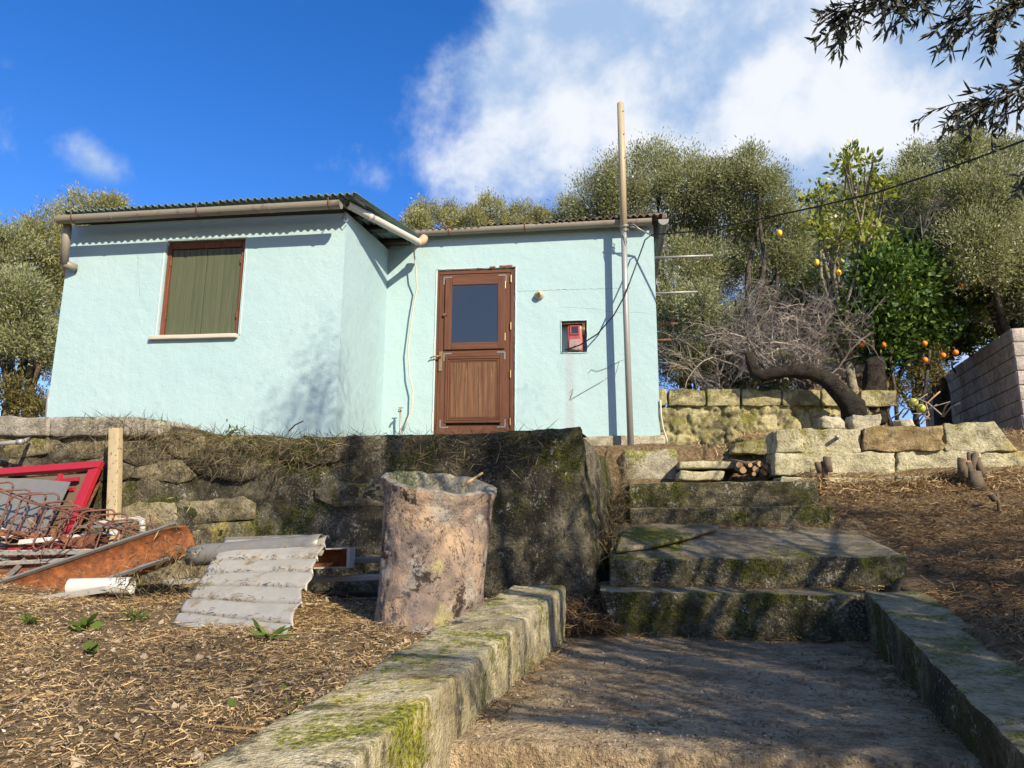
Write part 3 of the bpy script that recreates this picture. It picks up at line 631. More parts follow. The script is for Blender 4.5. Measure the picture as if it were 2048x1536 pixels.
# --- roofs
def corr(name, x0, x1, y0, y1, zf, pitch, amp, mat, parent, th=.006, seed=0, wob=.004, skew=0):
    n = max(8, int((x1-x0)/pitch*8)); vs = []; m = 6
    for lay in (0, 1):
        for j in range(m+1):
            y = y0+(y1-y0)*j/m
            for i in range(n+1):
                x = x0+(x1-x0)*i/n
                z = zf(x, y)+amp*math.sin(2*math.pi*x/pitch)-lay*th+mn.noise(Vector((x*1.3, y*1.1, seed)))*wob*2
                vs.append((x+skew*(y-y0), y+(mn.noise(Vector((x*2, seed, 3)))*wob if j == 0 else 0), z))
    s0 = (m+1)*(n+1); fs = []
    for lay in (0, 1):
        for j in range(m):
            for i in range(n):
                a = lay*s0+j*(n+1)+i; q = (a, a+1, a+n+2, a+n+1); fs.append(q if lay == 0 else q[::-1])
    for i in range(n): fs.append((s0+i, s0+i+1, i+1, i)); a = m*(n+1)+i; fs.append((a, a+1, s0+a+1, s0+a))
    for j in range(m): a = j*(n+1); fs.append((a, a+n+1, s0+a+n+1, s0+a)); a += n; fs.append((s0+a, s0+a+n+1, a+n+1, a))
    g = G(); g.add(vs, fs); return g.build(name, mat, parent, True, fixn=False)
XRL0 = PY(120, 425, YL-.3).x; XRL1 = PY(706, 390, YL-.3).x+.02
rl = corr('roof', XRL0, XRL0+.9, YL-.30, YBK+.2, lambda x, y: zl_roof(x, y)+.012, .073, .0125, 'greenroof', house, seed=1)
xx = XRL0+.83
for i in range(3):
    x1 = min(xx+.93, XRL1+.0); x1 = XRL1 if i == 2 else x1
    corr('roof_sheet', xx, x1, YL-.30-.008*(i % 2), YBK+.2, (lambda k: lambda x, y: zl_roof(x, y)+.012+.006*k)(i+1), .073, .0125, 'greenroof', rl, seed=2+i); xx = x1-.07
# the skewed sheet that overhangs the inner corner
sk = .30/(YR+.1-(YL-.27))
def zside(x, y): return zl_roof(XRL1-.03, y)+.034
corr('roof_sheet', XRL1-.42, XRL1+.0, YL-.29, YR+.15, zside, .073, .0125, 'greenroof', rl, seed=9, skew=sk)
rr_ = corr('roof', -2.42, -1.3, YR-.17, YBK+.2, zr_roof, .078, .014, 'oldroof', house, seed=5, th=.009, wob=.008)
xx = -1.37
for i in range(3):
    x1 = xx+.78 if i < 2 else XR+.10
    corr('roof_sheet', xx, x1, YR-.17-.01*(i % 2), YBK+.2, (lambda k: lambda x, y: zr_roof(x, y)+.007*k)(i+1), .078, .014, 'oldroof', rr_, seed=6+i, th=.009, wob=.01); xx = x1-.07
# broken ridge pieces and rubble lying on the roof's right end
for i, (px, py, wd) in enumerate(((1262, 424, .12), (1285, 420, .16), (1305, 419, .15), (1322, 420, .10), (1225, 431, .1), (1195, 436, .09))):
    c = PY(px, py, YR+.1); rbox('roof_rubble', corners(c.x-wd/2, c.x+wd/2, YR-.05, YR+.3, zr_roof(c.x, YR)+.01, min(c.z+.005, zr_roof(c.x, YR)+.075)), (5, 4, 3), .02, 'oldroof', rr_, .02, 9, i)
for i, yy in enumerate((YL+.22, YL+.72, YR-.2)):
    z = zside(XRL1, yy); G().obox((XS-.05, yy, z-.075), (.10+.12*i, 0, -.005), (0, .16, .02), (0, 0, .05)).build('rafter', 'darkwood', house, bevel=.01)
G().box(XL+.05, XS-.03, YL-.05, YL-.005, zl_roof(XL, YL)-.05, zl_roof(XL, YL)-.005).build('eave_board', 'darkwood', house)
# --- gutters
def halfround(r, th=.006, n=12, lip=.008):
    o = [(r*math.cos(math.pi+math.pi*i/n), r*math.sin(math.pi+math.pi*i/n)) for i in range(n+1)]
    q = [((r-th)*math.cos(2*math.pi-math.pi*i/n), (r-th)*math.sin(2*math.pi-math.pi*i/n)) for i in range(n+1)]
    return o+[(r, lip), (r-th, lip)]+q+[(-r+th, lip), (-r, lip)]
def gutter(a, b, r, mat, xd=(0, 1, 0), brackets=(), joints=(), caps=(1, 1)):
    a, b = Vector(a), Vector(b); g = G(); g.sweep(halfround(r), a, b, xd, (0, 0, 1)); o = g.build('gutter', mat, house, False, fixn=True)
    d = (b-a).normalized(); x = Vector(xd)
    for e, pt in zip(caps, (a, b)):
        if e:
            g = G(); g.prism([pt+x*(r*1.02*math.cos(math.pi+math.pi*i/10))+Vector((0, 0, 1))*(r*1.02*math.sin(math.pi+math.pi*i/10)) for i in range(11)]+[pt+x*r+Vector((0, 0, .008)), pt-x*r+Vector((0, 0, .008))], d*.006*(-1 if pt == a else 1)); g.build('end_cap', mat, o)
    for u in joints:
        c = a.lerp(b, u); G().sweep(halfround(r+.004, .012), c-d*.012, c+d*.012, xd, (0, 0, 1)).build('joint', mat, o)
    for u in brackets:
        c = a.lerp(b, u); pts = [c+x*(r*1.07*math.cos(math.pi+math.pi*i/10))+Vector((0, 0, 1))*(r*1.07*math.sin(math.pi+math.pi*i/10)) for i in range(11)]
        pts = [pts[0]+Vector((0, 0, .035))]+pts+[pts[-1]+x*.06+Vector((0, 0, .03))]
        G().tube(pts, .0055, 5).build('bracket', 'rust', o, True)
    return o
YGL = YL-.30
gutter(PY(118, 437, YGL), PY(681, 406, YGL), .058, 'gutter', brackets=(.06, .51, .965), joints=(.2, .76))
gutter(PY(808, 466, YR-.11), PY(1302, 441, YR-.11), .056, 'gutter', brackets=(.19, .5), joints=(.02, .82))
gutter((XR+.11, YR-.12, PY(1325, 440, YR-.12).z), (XR+.11, YBK+.3, PY(1325, 440, YR-.12).z-.12), .06, 'gutterend', (1, 0, 0), joints=(.15, .45))
# left downpipe with its clay hopper
a = PY(136, 440, YL-.22); b = PY(128, 528, YL-.12)
g = G(); g.tube([a+Vector((0, 0, .03)), b], .042, 12); dp = g.build('downpipe', 'gutter', house, True)
g = G(); g.tube([b+Vector((-.005, 0, .01)), b+Vector((.06, .1, -.015))], .045, 12); g.build('elbow', 'gutter', dp, True)
c = PY(134, 536, YL+.1); G().tube([c+Vector((.03, 0, .03)), c+Vector((.04, 0, -.12))], [.06, .035], 12).build('hopper', 'clay', dp, True)
G().tube([PY(100, 780, YL+.03), PY(92, 836, YL+.03)], .018, 8).build('pipe_stub', 'zincpole', house, True)
# --- white drain running down across the inner corner
a = PY(693, 408, YL-.14); b = PY(836, 484, YR-.34)
dr = G().tube([a, b], .040, 16, caps=False).tube([b, a], .034, 16, caps=False).build('drain_pipe', 'pvc', house, True)
m_ = a.lerp(b, .29); dd = (b-a).normalized(); G().tube([m_-dd*.035, m_+dd*.035], .045, 16).build('coupling', 'pvc', dr, True)
G().tube([b-dd*.01, b+dd*.03, b+Vector((.05, .03, .03)), b+Vector((.06, .06, .08))], [.043, .05, .052, .046], 14).build('clay_elbow', plain('pale_terracotta', (.50, .31, .2), .15, .8), dr, True)
c = PY(690, 428, YL-.05); G().tube([c, c+Vector((-.02, -.02, -.05)), c+Vector((.02, -.02, -.10)), c+Vector((.04, 0, -.06))], .006, 6).build('hook', 'wire', house, True)

# --- shuttered window
win = G().box(winL, winR, YL+.10, YL+.115, winB, winT).build('window', 'darkwood', house)
fw = .047
for nm, bx in (('frame', (winL, winL+fw, winB+.012, winT-.035)), ('frame', (winR-fw, winR, winB+.012, winT-.035)), ('frame', (winL+fw, winR-fw, winT-.035-fw, winT-.035))):
    G().box(bx[0]+.001, bx[1]-.001, YL+.028, YL+.1, bx[2], bx[3]).build(nm, 'winframe', win, bevel=.004)
G().box(winL+.002, winR-.002, YL+.05, YL+.1, winT-.034, winT-.002).build('lintel_gap', 'rust', win)
pw = (winR-winL-2*fw-.006)/12
for i in range(12):
    x0 = winL+fw+.002+i*pw+(.003 if i >= 6 else 0)
    G().box(x0+.0012, x0+pw-.0012, YL+.045+random.uniform(0, .003), YL+.075, winB+.018, winT-.035-fw-.004).build('plank', 'shutter', win, bevel=.003)
for xh in (winL+fw, winR-fw):
    for zh in (.22, .78):
        z = winB+(winT-winB)*zh; G().tube([(xh, YL+.026, z-.035), (xh, YL+.026, z+.035)], .007, 8).build('hinge', 'rust', win)
rbox('sill', corners(winL-.065, winR+.004, YL-.05, YL+.1, winB-.03, winB+.012), (12, 3, 2), .002, plain('whitewashed_sill', (.45, .425, .34), .1, .8, dirt=(.42, .38, .28), dirtamt=.3), win, .006)

# --- door
YD = YR+.03
door = G().box(DL, DR, YR+.068, YR+.079, DB, DT).build('door', 'darkwood', house)
def dpx(px, py, y=YD): q = PY(px, py, y); return q.x, q.z
def dz(py): return PY(950, py, YD).z
Lx, Rx = DL, DR; jw = .045
def plank(name, x0, x1, z0, z1, y0, y1, mat, bev=.004): return G().box(x0, x1, y0, y1, z0, z1).build(name, mat, door, bevel=bev)
plank('jamb', Lx+.001, Lx+.022, DB, DT-.002, YR+.012, YR+.07, 'woodz'); plank('jamb', Rx-.055, Rx-.001, DB, DT-.002, YR+.012, YR+.07, 'woodz'); plank('head', Lx+.022, Rx-.055, DT-.05, DT-.002, YR+.014, YR+.07, 'woodx')
l0, l1 = Lx+.024, Rx-.057; lt = DT-.052; st = .115
zm_t, zm_b = dz(699), dz(713)
plank('stile', l0, l0+st, DB+.01, lt, YR+.022, YR+.065, 'woodz'); plank('stile', l1-st, l1, DB+.01, lt, YR+.022, YR+.065, 'woodz')
plank('rail', l0+st+.001, l1-st-.001, lt-.10, lt, YR+.0225, YR+.065, 'woodx'); plank('rail', l0+st+.001, l1-st-.001, zm_b-.0, zm_t-.002, YR+.0225, YR+.065, 'woodx'); plank('rail', l0+st+.001, l1-st-.001, DB+.01, DB+.18, YR+.0225, YR+.065, 'woodx')
# hinged glazed casement standing proud of the leaf
s0, s1, sb, stp = l0+.075, l1-.062, dz(700)+.004, dz(557); cw = .085
plank('casement_stile', s0, s0+cw, sb, stp, YR+.001, YR+.021, 'woodz', .005); plank('casement_stile', s1-cw, s1, sb, stp, YR+.001, YR+.021, 'woodz', .005)
plank('casement_rail', s0+cw+.001, s1-cw-.001, sb, sb+.085, YR+.002, YR+.021, 'woodx', .005); plank('casement_rail', s0+cw+.001, s1-cw-.001, stp-.085, stp, YR+.002, YR+.021, 'woodx', .005)
G().box(s0+cw-.004, s1-cw+.004, YR+.012, YR+.017, sb+.08, stp-.08).build('pane', 'glass', door)
# lower panel: moulding and four boards
m0, m1, mb, mt = l0+st-.02, l1-st+.02, dz(846), zm_b-.003
for k, (ins, w_, y_) in enumerate(((0, .028, .012), (.03, .02, .018), (.052, .014, .023))):
    a0, a1, ab, at = m0+ins, m1-ins, mb+ins, mt-ins
    plank('moulding', a0, a0+w_, ab, at, YR+y_, YR+.03, 'woodz', .006); plank('moulding', a1-w_, a1, ab, at, YR+y_, YR+.03, 'woodz', .006)
    plank('moulding', a0+w_, a1-w_, ab, ab+w_, YR+y_, YR+.03, 'woodx', .006); plank('moulding', a0+w_, a1-w_, at-w_, at, YR+y_, YR+.03, 'woodx', .006)
b0, b1 = m0+.067, m1-.067
for i, u in enumerate(((0, .12), (.12, .37), (.37, .62), (.62, 1))):
    plank('panel_board', b0+(b1-b0)*u[0]+.0015, b0+(b1-b0)*u[1]-.0015, mb+.067, mt-.067, YR+.021+.002*(i % 2), YR+.05, 'plank', .003)
def ell(x, z, sx, sz):
    g = G(); g.box(min(x, x+sx*.095), max(x, x+sx*.095), YR+.0185, YR+.022, z-.009, z+.009); g.box(x-.009, x+.009, YR+.018, YR+.0218, min(z, z+sz*.09), max(z, z+sz*.09)); return g.build('corner_brace', 'steel', door)
ell(l0+.055, lt-.035, 1, -1); ell(l1-.05, lt-.03, -1, -1); ell(l0+.075, zm_t-.045, 1, -1); ell(l1-.06, zm_t-.04, -1, -1); ell(l0+.05, DB+.16, 1, 1); ell(l1-.05, DB+.16, -1, 1)
for (x, py) in ((s1+.004, 573), (s1+.004, 676), (l1+.01, 561), (l1+.01, 655), (l1+.01, 750), (l1+.01, 845)):
    z = dz(py); G().tube([(x, YR+.006, z-.045), (x, YR+.006, z+.045)], .008, 8).build('hinge', 'brass', door)
z = dz(722); hx = l0+.035
hp = rbox('handle_plate', corners(hx-.02, hx+.02, YR+.012, YR+.022, z-.12, z+.12), (3, 1, 6), .001, 'brass', door, .006)
G().tube([(hx, YR+.012, z+.05), (hx, YR-.03, z+.05), (hx+.012, YR-.04, z+.052), (hx-.085, YR-.04, z+.045), (hx-.11, YR-.035, z+.03)], .009, 8).build('handle', 'brass', door, True)
G().tube([(hx, YR+.008, z-.055), (hx, YR+.013, z-.055)], .012, 10).build('lock_cylinder', 'steel', door)
z = dz(630); G().bar((l0+.06, YR-.004, z), (l0+.105, YR-.004, z+.012), .012, .03).build('catch', 'rust', door)

# --- clothes-line rods fixed in the end wall
for i, (px0, py, px1, Yq, m_) in enumerate(((1300, 511, 1426, 8.7, 'zincpole'), (1300, 584, 1395, 9.2, 'zincpole'), (1300, 647, 1356, 9.6, 'rust'), (1300, 680, 1342, 9.9, 'rust'))):
    b = PY(px1, py, Yq); a = V3(b, x=XR-.02); G().tube([a, b+Vector((0, 0, (i % 2)*.004))], .014, 8).build('rod', m_, house, True)

# ================================================================ things on and around the house
# electricity meter in its niche
mc = Vector(((mL+mR)/2+.005, YR+.05, mB))
meter = thing('electricity_meter', 'faded red electricity meter set in a niche in the blue wall', 'meter', mc)
mw = (mR-mL)*.30; mh = (mT-mB)
rbox('case', corners(mc.x-mw, mc.x+mw*1.05, YR+.02, YR+.125, mB+.012, mB+mh*.88), (6, 3, 8), .003, 'metered', meter, .03, 9)
z0 = mB+mh*.60
for bx in ((mc.x-.055, mc.x+.055, z0+.085, z0+.10), (mc.x-.055, mc.x+.055, z0-.012, z0+.003), (mc.x-.055, mc.x-.04, z0+.003, z0+.085), (mc.x+.04, mc.x+.055, z0+.003, z0+.085)):
    G().box(bx[0], bx[1], YR+.008, YR+.024, bx[2], bx[3]).build('window_frame', 'metered', meter, bevel=.003)
G().box(mc.x-.04, mc.x+.04, YR+.014, YR+.0195, z0+.003, z0+.085).build('dial_window', 'dial', meter)
rbox('terminal_cover', corners(mc.x-.065, mc.x+.07, YR+.006, YR+.03, mB+.03, mB+.17), (4, 2, 4), .004, plain('scuffed_grey_plate', (.27, .20, .19), .3, .6, dirt=(.10, .07, .06), dirtamt=.45, dsc=30), meter, .02, 12)
G().tube([(mc.x+.005, YR-.002, mB+.085), (mc.x+.005, YR+.012, mB+.085)], .016, 10).build('seal', 'brass', meter)
for i in range(2): G().tube([(mR-.035-.018*i, YR+.03, mB+mh*.55), (mR-.03-.018*i, YR+.025, mB+mh*.9)], .007, 6).build('fuse', 'brass', meter, True)
G().box(mL+.01, mR-.008, YR+.02, YR+.12, mT-.035, mT-.004).build('wood_lintel', 'plank', meter)
# lamp socket
lc = PY(1079, 591, YR)
lamp = thing('lamp_socket', 'empty cream ceramic lamp socket on the wall right of the door', 'lamp socket', lc)
G().tube([lc+Vector((0, .002, 0)), lc+Vector((0, -.02, 0)), lc+Vector((0, -.03, 0)), lc+Vector((0, -.062, -.004))], [.055, .055, .044, .044], 20).build('base', 'ceramic', lamp, True)
G().tube([lc+Vector((0, -.061, -.004)), lc+Vector((0, -.066, -.004))], [.03, .027], 16).build('collar', 'brass', lamp, True)
G().tube([lc+Vector((0, -.066, -.004)), lc+Vector((0, -.0675, -.004))], .014, 12).build('socket_hole', 'black', lamp)
# pole
YP = YR-.22
pt, pm, pb = PY(1241, 207, YP), PY(1247, 440, YP), PY(1262, 897, YP)
pole = thing('utility_pole', 'tall steel pole, beige above and grey below, at the house corner', 'pole', pb)
G().tube([pb-Vector((0, 0, .15)), PY(1251, 600, YP), pm+Vector((0, 0, -.02))], [.036, .034, .033], 14).build('lower_pipe', 'zincpole', pole, True)
up = G().tube([pm+Vector((.0, 0, -.12)), PY(1244, 320, YP), pt], .041, 14).build('upper_pipe', 'beigepole', pole, True)
for py in (222, 268, 315): c = PY(1241+(py-207)*.03+5, py, YP-.035); G().tube([c, c+Vector((.002, -.008, 0))], .007, 8).build('bolt_hole', 'black', up)
c = PY(1256, 358, YP-.03); G().tube([c, c+Vector((.05, -.02, .0)), c+Vector((.055, -.02, .03))], [.008, .012, .014], 8).build('insulator', 'wire', pole, True)
# tie wires round the pole
g = G(); c = PY(1249, 458, YP)
for i in range(5):
    pts = []; ph = random.random()*6
    for k in range(19):
        a = 2*math.pi*k/18; rr = .05+.006*math.sin(3*a+ph); pts.append(c+Vector((rr*math.cos(a), rr*math.sin(a), -.025+.014*i+.02*math.sin(a+ph))))
    g.tube(pts, .0045, 5)
g.tube([c+Vector((.05, -.02, .01)), c+Vector((.09, -.05, .0)), c+Vector((.15, -.03, -.015)), PY(1302, 470, YP)], .009, 6).tube([c+Vector((.05, -.03, .02)), c+Vector((.10, -.06, .03)), c+Vector((.17, -.05, -.03)), PY(1302, 470, YP)], .007, 6)
g.tube([c+Vector((-.03, -.04, -.04)), c+Vector((-.0, -.055, -.09)), c+Vector((.02, -.05, -.2))], .005, 5).build('tie_wire', 'wire', pole, True)
# cables
def sag(a, b, s_, n=14): a, b = Vector(a), Vector(b); return [a.lerp(b, i/n)-Vector((0, 0, s_*4*(i/n)*(1-i/n))) for i in range(n+1)]
hk = PY(1302, 470, YP)
e1 = PY(2060, 278, 5.0); e2 = e1+(e1-hk)*.55+Vector((0, 0, .5))
dd = [hk]+[PY(x, y, Y_) for x, y, Y_ in ((1400, 462, 7.6), (1520, 438, 7.15), (1640, 412, 6.7), (1760, 383, 6.25), (1880, 343, 5.75), (2000, 299, 5.3), (2120, 254, 4.85), (2400, 140, 4.0), (2700, 10, 3.3))]
tag(G().tube(dd, .0085, 7).build('overhead_cable', 'black', None, True), 'black overhead cable running from the pole up past the citrus trees', 'cable')
dc = [hk, PY(1290, 480, YP+.02), PY(1272, 530, YP+.02), PY(1250, 590, YP-.06), PY(1228, 630, YP), PY(1195, 668, YP+.05), PY(1160, 690, YP+.16), PY(1130, 700, YR+.03)]
tag(G().tube(dc, .008, 7).build('meter_cable', 'black', None, True), 'thin black cable looping from the pole down to the red meter', 'cable')
wc = [(832, 482), (828, 505), (832, 540), (834, 575), (826, 620), (821, 660), (816, 700), (819, 750), (826, 780), (825, 815), (815, 840), (806, 862)]
tag(G().tube([PY(x, y, (YR-.34 if i == 0 else YR-.16 if i < 3 else YR-.09)) for i, (x, y) in enumerate(wc)], .009, 7).build('hanging_cable', 'cream', None, True), 'cream cable hanging loose from the white drain pipe left of the door', 'cable')
lw = [(1262, 716), (1240, 722), (1215, 735), (1195, 742), (1183, 738), (1178, 745)]
tag(G().tube([PY(x, y, YR-(.22 if i == 0 else .012)) for i, (x, y) in enumerate(lw)], .0028, 5).build('loose_wire', 'wire', None, True), 'thin bare wire straggling from the pole across the wall, upper strand', 'wire')
lw = [(1218, 752), (1200, 765), (1170, 782), (1146, 796), (1140, 799), (1145, 785), (1147, 776), (1140, 785)]
tag(G().tube([PY(x, y, YR-.012) for x, y in lw], .0028, 5).build('loose_wire', 'wire', None, True), 'thin bare wire lying zigzag against the wall below the meter', 'wire')
lw = [(1321, 800), (1322, 830), (1326, 855), (1334, 880), (1337, 893)]
tag(G().tube([PY(x, y, YR-.02) for x, y in lw], .009, 6).build('corner_cable', 'cream', None, True), 'pale cable trailing down the right corner of the house', 'cable')
# garden tap on its riser
b = PY(801, 868, YR-.13); t_ = PY(801, 822, YR-.13)
tap = thing('garden_tap', 'small brass garden tap on a short pipe left of the door', 'tap', V3(b, z=Tz(b.x, b.y)))
G().tube([V3(b, z=Tz(b.x, b.y)-.05), b, t_], .012, 8).build('riser', 'zincpole', tap, True)
G().tube([t_+Vector((0, .01, 0)), t_+Vector((0, -.05, .005)), t_+Vector((0, -.07, -.02))], [.014, .013, .01], 8).build('spout', 'brass', tap, True)
G().tube([t_, t_+Vector((0, 0, .035))], .009, 8).build('stem', 'brass', tap); G().bar(t_+Vector((-.028, 0, .038)), t_+Vector((.028, 0, .038)), .012, .008).build('handle', 'steel', tap)
# base block in front of the house corner
a = PY(1252, 962, 7.25); b = PY(1357, 960, 7.25)
tag(rbox('base_block', corners(a.x-.02, b.x, 7.25, YR-.06, 1.8, PY(1300, 898, 7.25).z), (12, 8, 8), .02, 'plinth', None, .04, 4, 5), 'pale lichen-spotted concrete block under the pole beside the top step', 'block')

# ================================================================ low walls on the right
YW = 6.45
low = thing('block_wall', 'low wall of big pale green stone blocks above the straw slope', 'wall', (2.3, 6.5, 1.95))
def blk(parent, name, pts, Yf, dp, mat, seed, amp=.020, n=(26, 8, 12), r=.014, f=7.):
    """block from its front outline in the photograph: bottom-left, bottom-right, top-right, top-left"""
    q = [PY(x, y, Yf) for x, y in pts]; dv = Vector((0, dp, 0))
    return rbox(name, [q[0], q[1], q[1]+dv, q[0]+dv, q[3], q[2], q[2]+dv, q[3]+dv], n, amp, mat, parent, r, f, seed, chips=.12)
for i, (pts, m_, yo, dp) in enumerate([
        (((1549, 950), (1790, 950), (1790, 903), (1549, 905)), 'block', 0, .34), (((1791, 950), (1964, 950), (1963, 902), (1792, 902)), 'block', .012, .34), (((1965, 950), (2110, 950), (2110, 903), (1964, 903)), 'block', .02, .32),
        (((1551, 906), (1723, 905), (1723, 855), (1553, 860)), 'block', .015, .36), (((1726, 903), (1888, 903), (1888, 850), (1727, 855)), 'brownblock', -.015, .36), (((1889, 904), (2036, 902), (1990, 842), (1889, 847)), 'block', .01, .36)]):
    blk(low, 'stone_block', pts, YW+yo, dp, m_, 20+i)
G().tube([PY(1676, 876, YW+.05), PY(1674, 873, YW-.06)], .016, 8).build('pipe_stub', 'zincpole', low, True)
base = thing('footing_slab', 'long pale concrete footing along the bottom of the low block wall', 'footing', (2.5, 6.3, 1.9))
for i, pts in enumerate((((1560, 975), (1790, 975), (1790, 953), (1560, 953)), ((1793, 975), (2120, 975), (2120, 950), (1793, 951)))): blk(base, 'slab', pts, YW-.12, .3, 'block', 40+i, n=(14, 3, 3), r=.015)
t5 = thing('terrace_edging', 'broken edging slabs between the base block and the log bundle', 'edging', (1.3, 6.9, 1.9))
for i, (pts, Yq, m_) in enumerate(((((1357, 962), (1450, 962), (1450, 941), (1357, 942)), 6.95, 'block'), (((1357, 937), (1490, 936), (1490, 921), (1357, 922)), 7.0, 'block'), (((1462, 907), (1552, 907), (1552, 872), (1470, 884)), 7.3, 'backwall'))): blk(t5, 'edging_slab', pts, Yq, .4, m_, 50+i, n=(8, 3, 3), r=.02)
for i, (x, y, sx, sy) in enumerate(((1655, 850, 46, 20), (1722, 848, 58, 22), (1800, 852, 26, 12), (1610, 866, 20, 9))):
    c = PY(x, y, YW+.2); wd, ht = sx*YW/F/2, sy*YW/F
    tag(rbox('rock', corners(c.x-wd, c.x+wd, YW+.06, YW+.06+wd*1.6, c.z-ht*.7, c.z+ht*.6), (5, 5, 4), .035, 'rock', None, wd*.6, 7, 60+i),
        ('pale rounded rock on the low block wall, left one', 'largest pale rock on the low block wall, before the citrus trunk', 'small pale rock on the low block wall, right of the largest rock', 'smallest pale rock at the left end of the low block wall')[i], 'rock')
# mossy wall at the back
bw = thing('back_wall', 'mossy yellow-green wall with a block coping behind the house', 'wall', (3, 11, 2.5))
YB2 = 10.2
zb0 = PY(1400, 900, YB2).z-.5
A = PY(1255, 840, YB2); B = PY(1760, 840, YB2); zt = PY(1500, 812, YB2).z
g = G(); nU, nV = 200, 56
def bwf(u, v):
    p = Vector((A.x+(B.x-A.x)*u, YB2, zb0+(zt-zb0)*v)); dv_ = mn.voronoi(p*4.6+Vector((mn.noise(p*4), 0, mn.noise(p*4+Vector((5, 5, 5)))))*.35)[0]; p.y -= .05*min(1, (dv_[1]-dv_[0])*4)+.035*fr(p*7, 4)+.02*fr(p*19, 3)-.02; return p
g.grid(bwf, nU, nV); g.box(A.x, B.x, YB2+.12, YB2+.35, zb0, zt-.01); g.build('rubble_face', 'backwall', bw, True, fixn=False)
x = 1262
while x < 1745:
    wd = random.uniform(66, 84); blk(bw, 'coping_block', ((x+1.5, 812), (x+wd-1.5, 811), (x+wd-1.5, 779+random.uniform(-2, 2)), (x+1.5, 779+random.uniform(-2, 2))), YB2-.06, .36, 'backwall', int(x), .02, (6, 3, 4), .02); x += wd
# rubble heap behind
for i in range(9):
    px = random.uniform(1620, 1725); py = random.uniform(735, 775); c = PY(px, py, 11.6); s_ = random.uniform(.1, .2)
    tag(rbox('heap_stone', corners(c.x-s_, c.x+s_, c.y-s_, c.y+s_, c.z-s_*.6, c.z+s_*.6), (4, 4, 4), .05, 'rock', None, s_*.5, 5, 80+i), 'pale stone in the rubble heap behind the mossy back wall', 'stone', 'stones of the rubble heap behind the back wall')
tag(rbox('earth_bank', corners(PY(1590, 770, 11.9).x, PY(1760, 770, 11.9).x, 11.3, 13, 2.2, PY(1680, 755, 11.9).z), (14, 10, 6), .12, 'soil', None, .25, 2, 3), 'brown earth bank carrying the rubble heap behind the back wall', 'earth bank')
# grey block wall on the right
gw = thing('cement_block_wall', 'unplastered grey cement block wall at the right edge', 'wall', (7, 11, 2.5))
P0, P1 = PY(2022, 655, 10.6), PY(1846, 735, 15.0)
zt0, zt1 = P0.z, PY(1862, 745, 15.0).z; zb_ = PY(2022, 842, 10.6).z-.25
dv = Vector((P1.x-P0.x, P1.y-P0.y, 0)); LW = dv.length; du = dv/LW; nrm = Vector((du.y, -du.x, 0)); nrm = nrm if nrm.dot(Vector((P0.x, P0.y, 0))) < 0 else -nrm
bl, bh = .42, .205
G().prism([(P0.x, P0.y, zb_-.3), (P1.x, P1.y, zb_-.3), (P1.x, P1.y, zt0-.06), (P0.x, P0.y, zt0-.06)], -nrm*.16).build('mortar_core', 'mortar', gw)
sh = None; nr = int((zt0-zb_)/bh)+1
bm_ = rbox('block', corners(0, bl-.016, -.0, .17, 0, bh-.016), (3, 1, 2), .004, 'greyblock', gw, .008, 9)
def place_block(me, o, ux, uy, k=1.):
    b = bpy.data.objects.new('block', me); COL.objects.link(b); adopt(b, gw)
    b.matrix_basis = Matrix(((ux.x*k, uy.x, 0, o.x), (ux.y*k, uy.y, 0, o.y), (0, 0, 1, o.z), (0, 0, 0, 1)))
bmesh_ = bm_.data; bpy.data.objects.remove(bm_)
r2 = random.Random(5)
for r_ in range(nr):
    z = zt0-(r_+1)*bh; x = -(bl/2 if r_ % 2 else 0)
    while x < LW:
        x0 = max(x, 0); k = (min(x+bl, LW+.2)-x0)/bl
        if k > .15: place_block(bmesh_, Vector((P0.x, P0.y, z))+du*x0+nrm*(.012+r2.uniform(-.004, .006)), du, -nrm, k)
        x += bl
# the return face at the near end, running out of the picture
ru = Vector((1, -.12, 0)).normalized(); rn = Vector((-.12, -1, 0)).normalized()
G().prism([(P0.x, P0.y, zb_-.3), Vector((P0.x, P0.y, zb_-.3))+ru*2.6, Vector((P0.x, P0.y, zt0-.02))+ru*2.6, (P0.x, P0.y, zt0-.02)], -rn*.16).build('mortar_core', 'mortar', gw)
for r_ in range(nr):
    z = zt0-(r_+1)*bh; x = .0 if r_ % 2 else -bl/2
    while x < 2.4:
        x0 = max(x, 0.0); k = (x+bl-x0)/bl
        if k > .15: place_block(bmesh_, Vector((P0.x, P0.y, z))+ru*x0+rn*(.014+r2.uniform(-.004, .006)), ru, -rn, k)
        x += bl
